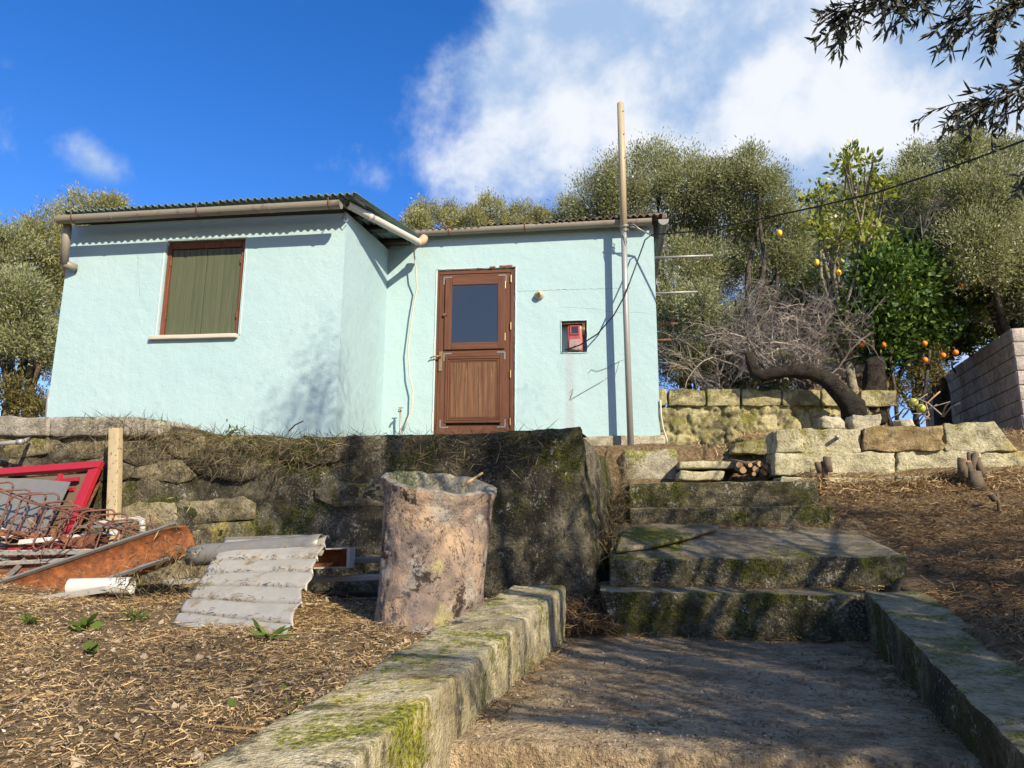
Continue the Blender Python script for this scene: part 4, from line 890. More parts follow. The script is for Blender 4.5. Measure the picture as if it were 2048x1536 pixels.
# log bundle and stumps
lg = [(1486, 940), (1500, 930), (1512, 938), (1524, 942), (1520, 928), (1532, 934), (1541, 925), (1545, 940), (1508, 948), (1530, 947), (1478, 930), (1555, 932), (1538, 915)]
for i, (px, py) in enumerate(lg):
    c = PY(px, py, 6.62+random.uniform(-.05, .05)); dv = Vector((random.uniform(-.25, .25), .5, random.uniform(-.05, .1))); r_ = random.uniform(.018, .034)
    o = thing('cut_log', 'sawn branch end in the small log bundle left of the low block wall', 'log', c, 'cut logs of the bundle by the low block wall')
    G().tube([c, c+dv*.5, c+dv], [r_, r_*1.05, r_], 9).build('bark', 'logbark', o, True); G().tube([c-dv*.012, c-dv*.002], r_*.86, 9).build('sawn_end', 'cutwood', o)
def stubs(px, py, Yq, n, name, label, sp=.1, hh=.2):
    c = PY(px, py, Yq); o = thing(name, label, 'stump', c); g = G()
    G().tube([c+Vector((0, 0, -.1)), c+Vector((0, 0, .05))], [sp*.7, sp*.45], 10).build('root_crown', 'logbark', o, True)
    for i in range(n):
        q = c+Vector((random.uniform(-sp, sp), random.uniform(-sp*.6, sp*.6), 0)); e = q+Vector((random.uniform(-.05, .05), random.uniform(-.06, .02), hh*random.uniform(.6, 1.1))); r_ = random.uniform(.02, .032)
        s_ = G().tube([q, e], [r_*1.1, r_], 9).build('cut_stem', 'logbark', o, True); dd_ = (e-q).normalized(); G().tube([e, e+dd_*.006], r_*.85, 9).build('sawn_end', 'cutwood', s_)
stubs(1950, 955, 6.15, 6, 'cut_stump', 'cut shrub stump with upright stubs before the low block wall', .1, .2)
stubs(1650, 945, 6.3, 3, 'cut_stump', 'small cut stump with two stubs against the low block wall', .04, .13)
stubs(1996, 1000, 5.85, 1, 'cut_stump', 'single sawn stub with orange end on the straw slope', .02, .06)

# ================================================================ leaning concrete pipe and the scrap pile
def surf(px, py, it=12):
    """where the ray of a pixel meets the ground"""
    d = ray(px, py); t0 = 1.0
    for k in range(400):
        p = CAM+d*(1+.02*k)
        if p.z < Tz(p.x, p.y): return p
    return p
pbv = PY(852, 1292, 3.42); pbz = Tz(-.95, 3.6)
ctr_b = Vector((PY(853, 1270, 3.6).x, 3.62, pbz-.06)); ctr_t = Vector((PY(878, 968, 3.72).x, 3.74, PY(878, 966, 3.72).z))
drum = thing('concrete_pipe', 'peeling pinkish concrete pipe standing upright before the retaining wall', 'pipe', ctr_b)
rB, rT = 107/F*3.6, 112/F*3.72
def drumpt(u, v, inner=0):
    a = 2*math.pi*u; c = ctr_b.lerp(ctr_t, v); r_ = rB+(rT-rB)*v-.012*math.sin(v*math.pi)
    r_ += .014*max(0, min(1, (v-.90)/.07))
    if inner: r_ -= .055
    p = c+Vector((math.cos(a), math.sin(a), 0))*r_
    if v > .5: p.z += ((-.045*math.cos(a)+.055*math.sin(a)+.014*mn.noise(Vector((math.cos(a)*2.7, math.sin(a)*2.7, 2)))-.01*max(0, mn.noise(Vector((math.cos(a)*3, math.sin(a)*3, 9)))))*(v-.5)*2)
    q = Vector((math.cos(a)*2.2, math.sin(a)*2.2, v*3.2)); k = .005*mn.noise(q*1.1)+.005*fr(q*3, 4)
    cr = mn.noise(q*2.1+Vector((3, 3, 3))); k -= .016*max(0, .08-abs(cr))/.08*(1 if mn.noise(q)>0 else 0)
    return p+Vector((math.cos(a), math.sin(a), 0))*k
g = G(); g.grid(lambda u, v: drumpt(u, v), 96, 60); o_ = g.build('shell', 'drum', drum, True, fixn=False)
g = G(); vs = []
for i in range(97):
    u = i/96; A_, B_ = drumpt(u, 1), drumpt(u, 1, 1); vs += [A_, A_.lerp(B_, .3)+Vector((0, 0, .012)), A_.lerp(B_, .7)+Vector((0, 0, .012)), B_, drumpt(u, .75, 1), drumpt(u, .55, 1)]
g.add(vs, [(i*6+j, (i+1)*6+j, (i+1)*6+j+1, i*6+j+1) for i in range(96) for j in range(5)]); g.build('rim', 'cap', drum, True, fixn=False)
fill = G(); fill.grid(lambda u, v: ctr_b.lerp(ctr_t, .62)+Vector((math.cos(2*math.pi*u)*v, math.sin(2*math.pi*u)*v, 0))*(rT-.05), 24, 3); fill.build('soil_fill', 'soil', drum)
tag(G().tube([PY(925, 972, 3.7), PY(965, 946, 3.8)], [.009, .006], 6).build('dry_stalk', 'straw', None, True), 'pale dry stalk sticking out of the concrete pipe', 'stalk')

# wooden post against the wall
a, b = PW(232, 856, .10), PW(229, 1078, .16); b = V3(b, z=b.z-.1)
tag(rbox('post', [b+Vector((-.04, -.03, 0)), b+Vector((.04, -.03, 0)), b+Vector((.04, .03, 0)), b+Vector((-.04, .03, 0)), a+Vector((-.04, -.03, 0)), a+Vector((.04, -.03, 0)), a+Vector((.04, .03, 0)), a+Vector((-.04, .03, 0))], (3, 3, 14), .003, 'post', None, .006), 'pale speckled square post leaning on the retaining wall', 'post')
# iron pipe sticking out of the wall, upper left
a = PW(-60, 893, .03); b = PW(38, 884, .17); c = PW(58, 878, .02)
tag(G().tube([a, b], .017, 10).tube([b-Vector((.012, 0, 0)), b+Vector((.03, 0, .002))], .022, 10).tube([b+Vector((.02, 0, 0)), c], .016, 10).build('wall_pipe', 'zincpole', None, True), 'grey iron pipe with elbow fixed on the wall, far left', 'pipe')
# red frame
OF = .07
A, B, A2, B2 = PW(196, 931, .06), PW(122, 1100, .42), PW(-170, 958, .06), PW(-260, 1130, .42)
red = thing('red_frame', 'red painted steel gate frame leaning on the retaining wall', 'frame', B)
nv = (B-A).cross(A2-A).normalized()
G().bar(A2, A+(A-A2).normalized()*.03, .042, .062, nv.cross(A-A2)).build('top_rail', 'redpaint', red, bevel=.004)
G().bar(A+(A-B).normalized()*-.04, B, .042, .062, nv.cross(A-B)).build('side_rail', 'redpaint', red, bevel=.004)
G().bar(A2, B2, .05, .07, nv.cross(A2-B2)).build('side_rail', 'redpaint', red, bevel=.004); G().bar(B2, B, .05, .07, nv.cross(B-B2)).build('bottom_rail', 'redpaint', red, bevel=.004)
G().bar(A.lerp(B, .06)+(A-A2).normalized()*-.045, A.lerp(B, .98)+(A-A2).normalized()*-.045, .03, .02, nv.cross(A-B)).build('inner_lip', 'redpaint', red)
for (x0, y0, x1, y1) in ((122, 948, 117, 966), (85, 966, 157, 958), (120, 983, 150, 978)):
    G().bar(PW(x0, y0, .12), PW(x1, y1, .13), .03, .03).build('cross_bar', 'redpaint', red, bevel=.003)
back = nv*(.035 if nv.y > 0 else -.035)
G().prism([A.lerp(B, .05)+back, A2.lerp(B2, .05)+back, A2.lerp(B2, .97)+back, A.lerp(B, .97)+back], back*.3).build('panel', 'brownpanel', red)
G().prism([A+back*1.2+Vector((.0, 0, -.09)), A.lerp(B, .5)+back+Vector((.03, 0, 0)), B.lerp(A, .3)+back+Vector((.025, 0, 0)), A.lerp(B, .6)+back+Vector((-.1, 0, 0))], back*.2).build('rust_plate', 'rust', red)
# galvanised flat sheet, bent
ed = [(-140, 950), (-60, 952), (0, 956), (50, 957), (95, 960), (141, 964)]; eb = [(-150, 1070), (-70, 1075), (0, 1066), (40, 1082), (80, 1085), (92, 1070)]
g = G(); n = 5; m = 8; vs = []
for j in range(m+1):
    for i in range(n+1):
        x = ed[i][0]+(eb[i][0]-ed[i][0])*j/m; y = ed[i][1]+(eb[i][1]-ed[i][1])*j/m
        vs.append(PW(x, y, .20+.02*math.sin(i*1.3+j*.5)+.16*j/m))
k_ = len(vs); vs += [v_+Vector((0, .004, 0)) for v_ in vs]
fs = [(j*(n+1)+i, j*(n+1)+i+1, (j+1)*(n+1)+i+1, (j+1)*(n+1)+i) for j in range(m) for i in range(n)]; g.add(vs, fs+[tuple(k_+x for x in f[::-1]) for f in fs])
tag(g.build('metal_sheet', 'zinc', None, True, fixn=False), 'bent galvanised sheet with rust patches inside the red frame', 'metal sheet')
# rebar cage
cage = thing('rebar_cage', 'rusty reinforcing cage of bent stirrups on the scrap pile', 'rebar', PW(120, 1100, .5))
def stirrup(c, wv, hv, r_=.0055, rad=.05):
    pts = []
    for (sx, sz) in ((1, 1), (-1, 1), (-1, -1), (1, -1)):
        for k in range(5):
            a0 = {(1, 1): 0, (-1, 1): 90, (-1, -1): 180, (1, -1): 270}[(sx, sz)]; a = R(a0+90*k/4)
            pts.append(c+wv*(sx*(1-rad/wv.length)+math.cos(a)*rad/wv.length)+hv*(sz*(1-rad/hv.length)+math.sin(a)*rad/hv.length))
    pts.append(pts[0]); g = G(); g.tube(pts, r_, 6); g.build('stirrup', 'rustrod', cage, True)
c0, c1 = PW(-14, 1018, .46), PW(262, 1088, .44)
for i in range(11):
    u = i/10; c = c0.lerp(c1, u)+Vector((0, random.uniform(-.03, .03), random.uniform(-.012, .012)))
    tl = .3+random.uniform(-.12, .12)
    stirrup(c, Vector((.092+random.uniform(-.01, .02), .035+random.uniform(-.02, .03), .01)), Vector((tl*.10, .02, .18-.06*u+random.uniform(-.015, .01))), .0068)
for (dx, dz_) in ((.05, .13), (-.06, .14), (.05, -.13), (-.05, -.12)):
    pts = [c0+Vector((-.3, dx, dz_+.04))]+[c0.lerp(c1, u)+Vector((0, dx+random.uniform(-.02, .02), dz_*(1-.3*u)+random.uniform(-.015, .015))) for u in (0, .3, .6, .9)]+[c1+Vector((.12, dx, dz_*.6-.03))]
    G().tube(pts, .006, 6).build('long_bar', 'rustrod', cage, True)
rw_ = random.Random(77)
for i in range(14):
    c = PW(rw_.uniform(-40, 230), rw_.uniform(1020, 1110), rw_.uniform(.3, .5)); pts = [c]; d_ = Vector((rw_.gauss(0, 1), rw_.gauss(0, .4), rw_.gauss(0, .6))).normalized()
    for k in range(9): d_ = (d_+Vector((rw_.gauss(0, .45), rw_.gauss(0, .3), rw_.gauss(-.02, .45)))).normalized(); pts.append(pts[-1]+d_*.045)
    tag(G().tube(pts, rw_.choice((.003, .004, .005)), 5).build('rusty_wire', 'rustrod', None, True), 'curled rusty wire tangled in the rebar cage', 'wire', 'rusty wires tangled in the rebar cage')
# rust strips and plates heaped under the cage
r3 = random.Random(21)
for i in range(16):
    px = r3.uniform(-80, 200); py = r3.uniform(1048, 1120); c = PW(px, py, r3.uniform(.28, .5)); a = r3.uniform(-.6, .5); L = r3.uniform(.12, .32)
    dv = Vector((math.cos(a), r3.uniform(-.4, .4), math.sin(a)*.8)).normalized()
    o = G().bar(c-dv*L, c+dv*L, r3.uniform(.02, .07), .004, (r3.uniform(-.5, .5), -.7, .8)).build('scrap_strip', r3.choice(['rust', 'rust', 'zinc', 'rustrod', 'whitepaint']), None)
    tag(o, 'loose metal strip jumbled under the rusty rebar cage', 'scrap strip', 'metal strips jumbled under the rebar cage')
c = PW(175, 1085, .42); g = G(); g.tube([c+Vector((-.11, .03, -.02)), c+Vector((.12, -.03, .01))], .055, 18, caps=False).tube([c+Vector((.12, -.03, .01)), c+Vector((-.11, .03, -.02))], .05, 18, caps=False)
tag(g.build('rusty_tube', 'rust', None, True), 'short wide rusty tube end beside the pale post', 'tube')
# plumbing elbow
q = [PW(x, y, .20) for x, y in ((180, 1049), (210, 1046), (262, 1040), (276, 1038), (284, 1042), (285, 1052), (284, 1070))]
tag(G().tube(q, .021, 10).build('elbow_pipe', 'pvc', None, True), 'pale plastic pipe with an elbow beside the speckled post', 'pipe')
# trays with white edges
tray = thing('tray_frame', 'rusty sheet trays with white edges under the rebar cage', 'frame', PW(60, 1150, .5))
for (x0, y0, x1, y1, m_, t_) in ((-120, 1107, 260, 1102, 'whitepaint', .03), (-120, 1133, 205, 1116, 'whitepaint', .022), (10, 1158, 52, 1118, 'zinc', .03)):
    G().bar(PW(x0, y0, .55), PW(x1, y1, .50), .012, t_, (0, -.4, 1)).build('edge', m_, tray)
G().prism([PW(-120, 1112, .5), PW(240, 1106, .45), PW(180, 1160, .5), PW(-120, 1190, .55)], (0, .01, 0)).build('sheet', 'rust', tray)
# rusted channel
a, b = PW(-130, 1246, .98), PW(372, 1078, .62)
w_ = 46/F*4.5; dirv = (b-a).normalized(); zd = Vector((.0, -.75, .66)); zd = (zd-dirv*zd.dot(dirv)).normalized(); xd = dirv.cross(zd)
if xd.z < 0: xd = -xd
prf = [(math.cos(math.pi+math.pi*i/12)*w_*1.0, math.sin(math.pi+math.pi*i/12)*w_*.75) for i in range(13)]
prf = [(-w_, .02)]+prf+[(w_, .02)]; inn = [(x*(1-.006/w_), y+.006) for x, y in prf][::-1]
ch = thing('rusted_channel', 'long rust-orange metal trough lying slanted across the scrap pile', 'metal trough', a)
m = len(prf); nL = 24; vs = []
for k in range(nL+1):
    c = a.lerp(b, k/nL)
    for (x, y) in prf+inn:
        e = 1.0
        if k >= nL-3: e = (1, .96, .86, .66)[k-(nL-3)]
        vs.append(c+xd*(x*e)+zd*(y)+xd*mn.noise(Vector((k*.3, x*9, 1)))*.004)
M2 = 2*m; g = G(); g.add(vs, [(k*M2+i, k*M2+(i+1) % M2, (k+1)*M2+(i+1) % M2, (k+1)*M2+i) for k in range(nL) for i in range(M2)]+[tuple(range(M2))[::-1], tuple(range(nL*M2, (nL+1)*M2))])
g.build('trough', 'channel', ch, True)
for s_ in (1, -1):
    G().bar(a+xd*w_*s_*1.0+zd*.024, a.lerp(b, .955)+xd*w_*s_*.99+zd*.024, .016, .02, zd).build('edge_lip', 'zinc', ch)
# white pvc offcut and angle bar under it
a, b = PW(138, 1190, .90), PW(262, 1186, .80); a.z = Tz(a.x, a.y)+.06; b.z = a.z+.01
tag(G().tube([a, b], .05, 18, caps=False).tube([b, a], .046, 18, caps=False).build('pvc_offcut', 'pvc', None, True), 'short white plastic pipe on the ground under the trough', 'pipe')
a, b = PW(-20, 1216, 1.02), PW(212, 1178, .95)
tag(G().bar(a, b, .012, .035, (0, -.3, 1)).bar(a+Vector((0, .02, .012)), b+Vector((0, .02, .012)), .04, .004).build('angle_bar', 'whitepaint', None), 'white painted angle bar below the rusted trough', 'angle bar')
# grey half pipe lying on the corrugated sheet
a, b = PW(380, 1112, .62), PW(642, 1090, .60); pr = 23/F*4.0
g = G(); nU = 20; vs = []
for k in range(13):
    c = a.lerp(b, k/12)
    for i in range(nU+1):
        an = R(-60)+R(330)*i/nU; e = 1+.03*mn.noise(Vector((k*.5, i*.3, 2)))
        vs.append(c+Vector((.02, -math.cos(an), math.sin(an)))*pr*e)
g.add(vs, [(k*(nU+1)+i, k*(nU+1)+i+1, (k+1)*(nU+1)+i+1, (k+1)*(nU+1)+i) for k in range(12) for i in range(nU)])
rp = g.build('rolled_gutter', 'zinc', None, True); sd = rp.modifiers.new('solid', 'SOLIDIFY'); sd.thickness = .004
tag(rp, 'grey rolled metal gutter lying across the corrugated sheet', 'gutter')
tag(rbox('gutter_offcut', [PW(445, 1092, .36), PW(600, 1085, .34), PW(600, 1085, .28), PW(445, 1092, .30), PW(448, 1074, .36), PW(608, 1069, .34), PW(608, 1069, .28), PW(448, 1074, .30)], (10, 2, 3), .006, 'zinc', None, .01), 'pale dented sheet strip behind the grey rolled gutter', 'metal strip')
# corrugated sheet, ridges across
TLc, TRc, BLc, BRc = PW(455, 1080, .50), PW(658, 1070, .50), surf(338, 1250), surf(564, 1280)
nup = (TRc-TLc).cross(BLc-TLc).normalized(); nup = nup if nup.z > 0 else -nup
g = G(); nu, nv_ = 40, 168
def shp(u, v):
    le = TLc.lerp(BLc, v); re = TRc.lerp(BRc, v); e0 = .02*mn.noise(Vector((v*7, 1, 1))); e1 = .03*mn.noise(Vector((v*9, 5, 1)))
    u2 = e0+u*(1+e1-e0); p = le.lerp(re, u2); c = abs((v*7) % 1-.5)*2; return p+nup*(.012*(1-c**4)-.022*math.exp(-((1-c)/.10)**2)+.010*mn.noise(Vector((u*2.4, v*4, 4)))+.003*mn.noise(Vector((u*9, v*12, 4)))-.02*v*v)
M['sheetzinc'] = rusty('weathered_zinc_sheet', (.36, .345, .295), .46, (.24, .18, .11), .5, .05, sc=5.5, dark=(.13, .115, .09))
g.grid(shp, nu, nv_); o = g.build('corrugated_sheet', 'sheetzinc', None, True); sd = o.modifiers.new('solid', 'SOLIDIFY'); sd.thickness = .003
tag(o, 'weathered grey corrugated sheet propped on the ground in the middle of the scrap', 'metal sheet')
# box channel end and bars behind
def boxchan(p0, p1, hgt, dp, name, label, m_):
    o = thing(name, label, 'metal channel', p0); d_ = (p1-p0); up = Vector((0, 0, 1)); bk = Vector((0, 1, 0))
    G().obox(p0, d_, bk*dp, up*.008).build('bottom_flange', m_, o); G().obox(p0+up*(hgt-.008), d_, bk*dp, up*.008).build('top_flange', m_, o); G().obox(p0+bk*dp, d_, bk*.006, up*hgt).build('web', 'channel', o); G().obox(p1-Vector((.006, 0, 0)), Vector((.02, 0, 0)), bk*dp, up*hgt).build('end_plate', m_, o)
boxchan(PW(560, 1140, .44), PW(694, 1136, .42), 42/F*4.1, .10, 'box_channel', 'open metal channel end with white rim and rusty inside', 'whitepaint')
for i, (x0, y0, x1, y1, off, m_) in enumerate(((640, 1122, 800, 1118, .30, 'zinc'), (610, 1160, 800, 1152, .30, 'whitepaint'), (600, 1192, 790, 1186, .38, 'darkwood'), (590, 1212, 780, 1204, .45, 'darkwood'), (330, 1164, 420, 1160, .55, 'whitepaint'))):
    tag(G().bar(PW(x0, y0, off), PW(x1, y1, off), .04, .03, (0, -.2, 1)).build('stacked_bar', m_, None, bevel=.004), ('grey bar in the dark gap beside the concrete pipe, topmost', 'white edged bar in the dark gap beside the concrete pipe', 'dark plank low beside the concrete pipe', 'lowest dark plank beside the concrete pipe', 'small white bar end left of the corrugated sheet')[i], 'bar')

# ================================================================ trees and shrubs
def blob(px, py, Yq, rp): c = PY(px, py, Yq); return c, rp/F*(c-CAM).dot(AF)
def crown_pts(blobs, per, seed, shell=.55, cl=26, sg=.24):
    r = np.random.default_rng(seed); C = []; D = []
    for (c, rad, k) in blobs:
        n = int(per*k); m = cl
        cc = unit(r.normal(size=(m, 3)))*(shell+(1-shell)*r.random((m, 1)))*rad*np.array([1, .9, 1])
        i = r.integers(0, m, n); off = r.normal(size=(n, 3))*rad*sg
        p = cc[i]+off; C.append(p+np.array(c)); D.append(unit(.6*unit(off)+.5*unit(cc[i])+np.array([0, 0, .55])+.55*r.normal(size=(n, 3))))
    return np.concatenate(C), np.concatenate(D)
def tree(name, label, blobs_px, Yq, base_px, mat='olive', per=10500, L=.068, Wd=.0185, seed=1, bark='bark', group=None, cat='tree', trunk=.13, sg=.24, six=False):
    bl = []
    r = random.Random(seed)
    for (px, py, rp) in blobs_px:
        c, rad = blob(px, py, Yq+r.uniform(-.8, .8), rp*.92); bl.append((c, rad, (rp/60)**2*.8+.2))
    bx = PY(base_px[0], base_px[1], Yq); b = Vector((bx.x, bx.y, Tz(bx.x, bx.y)-.1))
    root = thing(name, label, cat, b, group)
    g = G(); cen = sum((x[0] for x in bl), Vector())/len(bl); fork = b.lerp(cen, .35)+Vector((r.uniform(-.2, .2), r.uniform(-.2, .2), 0))
    g.tube([b, b.lerp(fork, .35)+Vector((r.uniform(-.12, .12), 0, 0)), b.lerp(fork, .7)+Vector((r.uniform(-.12, .12), 0, 0)), fork], [trunk*1.4, trunk*1.05, trunk, trunk*.85], 10)
    for (c, rad, k) in bl:
        mid = fork.lerp(c, .5)+Vector((r.uniform(-.25, .25), r.uniform(-.25, .25), r.uniform(-.1, .25)))
        g.tube([fork, mid, mid.lerp(c, .7), c], [trunk*.55, trunk*.34, trunk*.16, .006], 6)
        for q in range(4):
            e = c+Vector((r.gauss(0, 1), r.gauss(0, 1), r.gauss(.3, 1))).normalized()*rad*.75; g.tube([mid.lerp(c, .6), c.lerp(e, .5)+Vector((0, 0, .05)), e], [trunk*.14, .012, .005], 5)
    g.build('trunk', bark, root, True)
    C, D = crown_pts(bl, per, seed, sg=sg); n = len(C)
    npmesh('crown', leafverts(C, D, L*rng.uniform(.6, 1.2, n), Wd*rng.uniform(.7, 1.2, n), six=six), 6 if six else 4, mat, root)
    return root
GT = 'olive trees standing behind the house'
tree('olive_tree', 'tall yellow-green olive tree at the left corner behind the house', [(90, 470, 60), (165, 432, 45), (215, 418, 36), (60, 545, 60), (125, 560, 55), (100, 640, 60), (110, 715, 45), (160, 480, 45)], 12, (80, 830), 'olivey', seed=1, group=GT)
tree('olive_tree', 'olive tree at the left edge with its dark trunk showing', [(5, 505, 60), (-40, 570, 80), (20, 600, 65), (45, 665, 50), (-30, 690, 60)], 10, (20, 830), 'olive', seed=2, group=GT)
tree('olive_tree', 'olive tree mostly outside the left edge of the picture', [(-160, 560, 90), (-240, 620, 90), (-110, 640, 70), (-200, 700, 70)], 11, (-160, 830), 'olivey', per=7000, seed=15, group=GT)
tree('olive_tree', 'olive tree tops showing just above the right-hand roof', [(850, 432, 34), (905, 436, 30), (985, 428, 34), (1040, 440, 34), (1085, 440, 26), (945, 445, 30), (830, 450, 30)], 15, (950, 800), 'olivey', seed=3, group=GT)
tree('olive_tree', 'broad olive tree behind the tall pole', [(1180, 405, 60), (1250, 360, 60), (1310, 342, 58), (1375, 370, 60), (1430, 365, 55), (1255, 430, 60), (1350, 445, 80), (1440, 450, 70), (1135, 432, 36), (1385, 530, 70), (1440, 560, 50)], 14, (1400, 770), 'olive', seed=4, group=GT)
tree('olive_tree', 'slender olive tree right of the broad one, pale pointed top', [(1508, 345, 48), (1530, 400, 60), (1560, 455, 55), (1495, 455, 50), (1580, 510, 48), (1520, 520, 55)], 13, (1500, 770), 'olive', seed=5, group=GT)
tree('olive_tree', 'olive tree filling the gap just behind the citrus top', [(1690, 420, 55), (1650, 455, 50), (1740, 385, 45), (1720, 470, 60), (1640, 520, 50), (1770, 430, 45)], 15.5, (1700, 770), 'olive', seed=6, group=GT)
tree('olive_tree', 'grey-green olive tree between the citrus and the right edge', [(1850, 325, 44), (1835, 385, 60), (1800, 440, 55), (1870, 470, 65), (1890, 400, 50), (1840, 540, 60)], 13, (1900, 760), 'olive', seed=7, group=GT)
tree('olive_tree', 'big olive tree at the right edge above the cement block wall', [(1930, 305, 48), (2000, 325, 55), (1960, 395, 75), (2050, 420, 80), (1945, 490, 75), (2035, 520, 80), (1985, 590, 60), (2090, 600, 70)], 11.5, (2020, 760), 'olive', seed=8, group=GT)
tree('green_bush', 'light green bush rising over the cement block wall', [(1985, 650, 42), (2040, 625, 40), (1935, 680, 26), (1900, 700, 22)], 12.8, (1990, 760), 'weed', per=2600, L=.1, Wd=.04, seed=9, cat='bush', trunk=.05)
tree('olive_tree', 'low olive regrowth with thin trunks right of the house corner', [(1345, 590, 48), (1375, 640, 50), (1340, 690, 40), (1400, 600, 45), (1420, 660, 40)], 12.2, (1370, 780), 'olive', per=3600, seed=10, group=GT, trunk=.07)
tree('olive_tree', 'distant olive foliage behind the leafless shrub', [(1450, 650, 60), (1530, 640, 60), (1610, 650, 60), (1700, 640, 60), (1500, 715, 50), (1595, 720, 50), (1685, 715, 45), (1770, 650, 50), (1570, 580, 55), (1650, 590, 50), (1360, 700, 50), (1420, 730, 45), (1340, 640, 45), (1540, 750, 40), (1640, 755, 40), (1460, 765, 36)], 17, (1600, 770), 'olive', per=6000, L=.12, Wd=.036, seed=21, group=GT, trunk=.08)
tree('dry_bush', 'brownish bush in the left corner beside the house', [(15, 790, 42), (60, 805, 34), (-30, 760, 45), (85, 825, 22)], 9, (30, 850), 'bush', per=2600, seed=11, cat='bush', trunk=.04)
tree('dry_bush', 'dark scrub behind the mossy back wall', [(1440, 735, 38), (1500, 745, 34), (1340, 755, 30), (1570, 750, 36), (1390, 745, 34)], 12.6, (1450, 790), 'bush', per=2200, seed=12, cat='bush', trunk=.04)
tree('dry_bush', 'dark thicket in the shade right of the citrus trunk', [(1840, 640, 45), (1880, 620, 40), (1830, 700, 40), (1900, 660, 36), (1790, 600, 50), (1840, 760, 34), (1790, 790, 34), (1870, 720, 30), (1760, 740, 34)], 12, (1850, 800), 'bush', per=2600, seed=13, cat='bush', trunk=.05)

# citrus: a lemon on the left, an orange on the right
def citrus(name, label, blobs_px, Yq, base, mat, per, seed, fruits, limbs, L=.095, Wd=.05):
    t = tree(name, label, blobs_px, Yq, base, mat, per, L, Wd, seed, 'greybark' if name == 'lemon_tree' else 'darkbark', trunk=.07, sg=.3, six=True)
    g = G()
    for ln in limbs: g.tube([PY(x, y, Yq-.35+q*.02) for q, (x, y) in enumerate(ln)], [.032-.02*q/len(ln) for q in range(len(ln))], 7)
    g.build('limb', 'greybark' if name == 'lemon_tree' else 'bark', t, True)
    for (px, py, m_) in fruits:
        c = PY(px, py, Yq-.5); r_ = .042 if m_ != 'greenfruit' else .05; g = G(); n = 10
        el = 1.25 if m_ == 'lemon' else 1.
        vs = [c+Vector((r_*math.sin(math.pi*j/8)*math.cos(2*math.pi*i/n), r_*math.sin(math.pi*j/8)*math.sin(2*math.pi*i/n), r_*el*math.cos(math.pi*j/8)*(1+.08*(j in (0, 8))*(m_ == 'lemon')))) for j in range(9) for i in range(n)]
        g.add(vs, [(j*n+i, j*n+(i+1) % n, (j+1)*n+(i+1) % n, (j+1)*n+i) for j in range(8) for i in range(n)]); f = g.build('fruit', m_, t, True)
        G().tube([c+Vector((0, 0, r_*el)), c+Vector((.01, .05, r_*el+.06))], .003, 5).build('stalk', 'greybark', f)
    return t
YC = 11.2
citrus('lemon_tree', 'leggy lemon tree with yellow-green shoots and yellow fruit', [(1690, 330, 26), (1740, 340, 30), (1720, 400, 45), (1640, 390, 24), (1680, 450, 45), (1740, 470, 42), (1640, 450, 28), (1650, 560, 40), (1770, 380, 24), (1700, 310, 18), (1615, 400, 14)], YC, (1730, 845), 'citrusy', 360, 31,
       [(1733, 477, 'orange'), (1633, 525, 'lemon'), (1677, 546, 'lemon'), (1559, 466, 'lemon')], [[(1745, 700), (1738, 620), (1722, 560), (1727, 500), (1722, 430), (1700, 330)], [(1735, 620), (1700, 575), (1660, 520), (1630, 430)], [(1738, 640), (1745, 560), (1740, 480), (1752, 390), (1745, 320)]])
citrus('orange_tree', 'dense dark green orange tree with orange fruit low down', [(1790, 560, 70), (1740, 640, 65), (1850, 560, 60), (1900, 570, 55), (1820, 630, 70), (1880, 630, 50), (1750, 580, 60), (1760, 700, 50), (1820, 690, 45), (1770, 510, 45), (1730, 745, 34), (1945, 580, 36), (1840, 500, 45)], YC+.2, (1800, 850), 'citrus', 1250, 32,
       [(1724, 689, 'orange'), (1850, 720, 'orange'), (1886, 711, 'orange'), (1911, 705, 'orange'), (1849, 687, 'orange'), (1947, 558, 'lemon'), (1960, 557, 'lemon'), (1921, 571, 'orange'), (1768, 690, 'orange')], [[(1795, 850), (1790, 780), (1780, 720), (1800, 640)], [(1780, 850), (1765, 780), (1750, 700)], [(1830, 840), (1850, 780), (1860, 700)]])
for i, (px, py) in enumerate(((1827, 805), (1842, 817))):
    c = PY(px, py, 8.4); o = G(); n = 12
    vs = [c+Vector((.05*math.sin(math.pi*j/8)*math.cos(2*math.pi*k/n), .05*math.sin(math.pi*j/8)*math.sin(2*math.pi*k/n), .05*math.cos(math.pi*j/8))) for j in range(9) for k in range(n)]
    o.add(vs, [(j*n+k, j*n+(k+1) % n, (j+1)*n+(k+1) % n, (j+1)*n+k) for j in range(8) for k in range(n)])
    tag(o.build('unripe_fruit', 'greenfruit', None, True), ('upper green unripe fruit hanging low by the block wall', 'lower green unripe fruit hanging low by the block wall')[i], 'fruit')

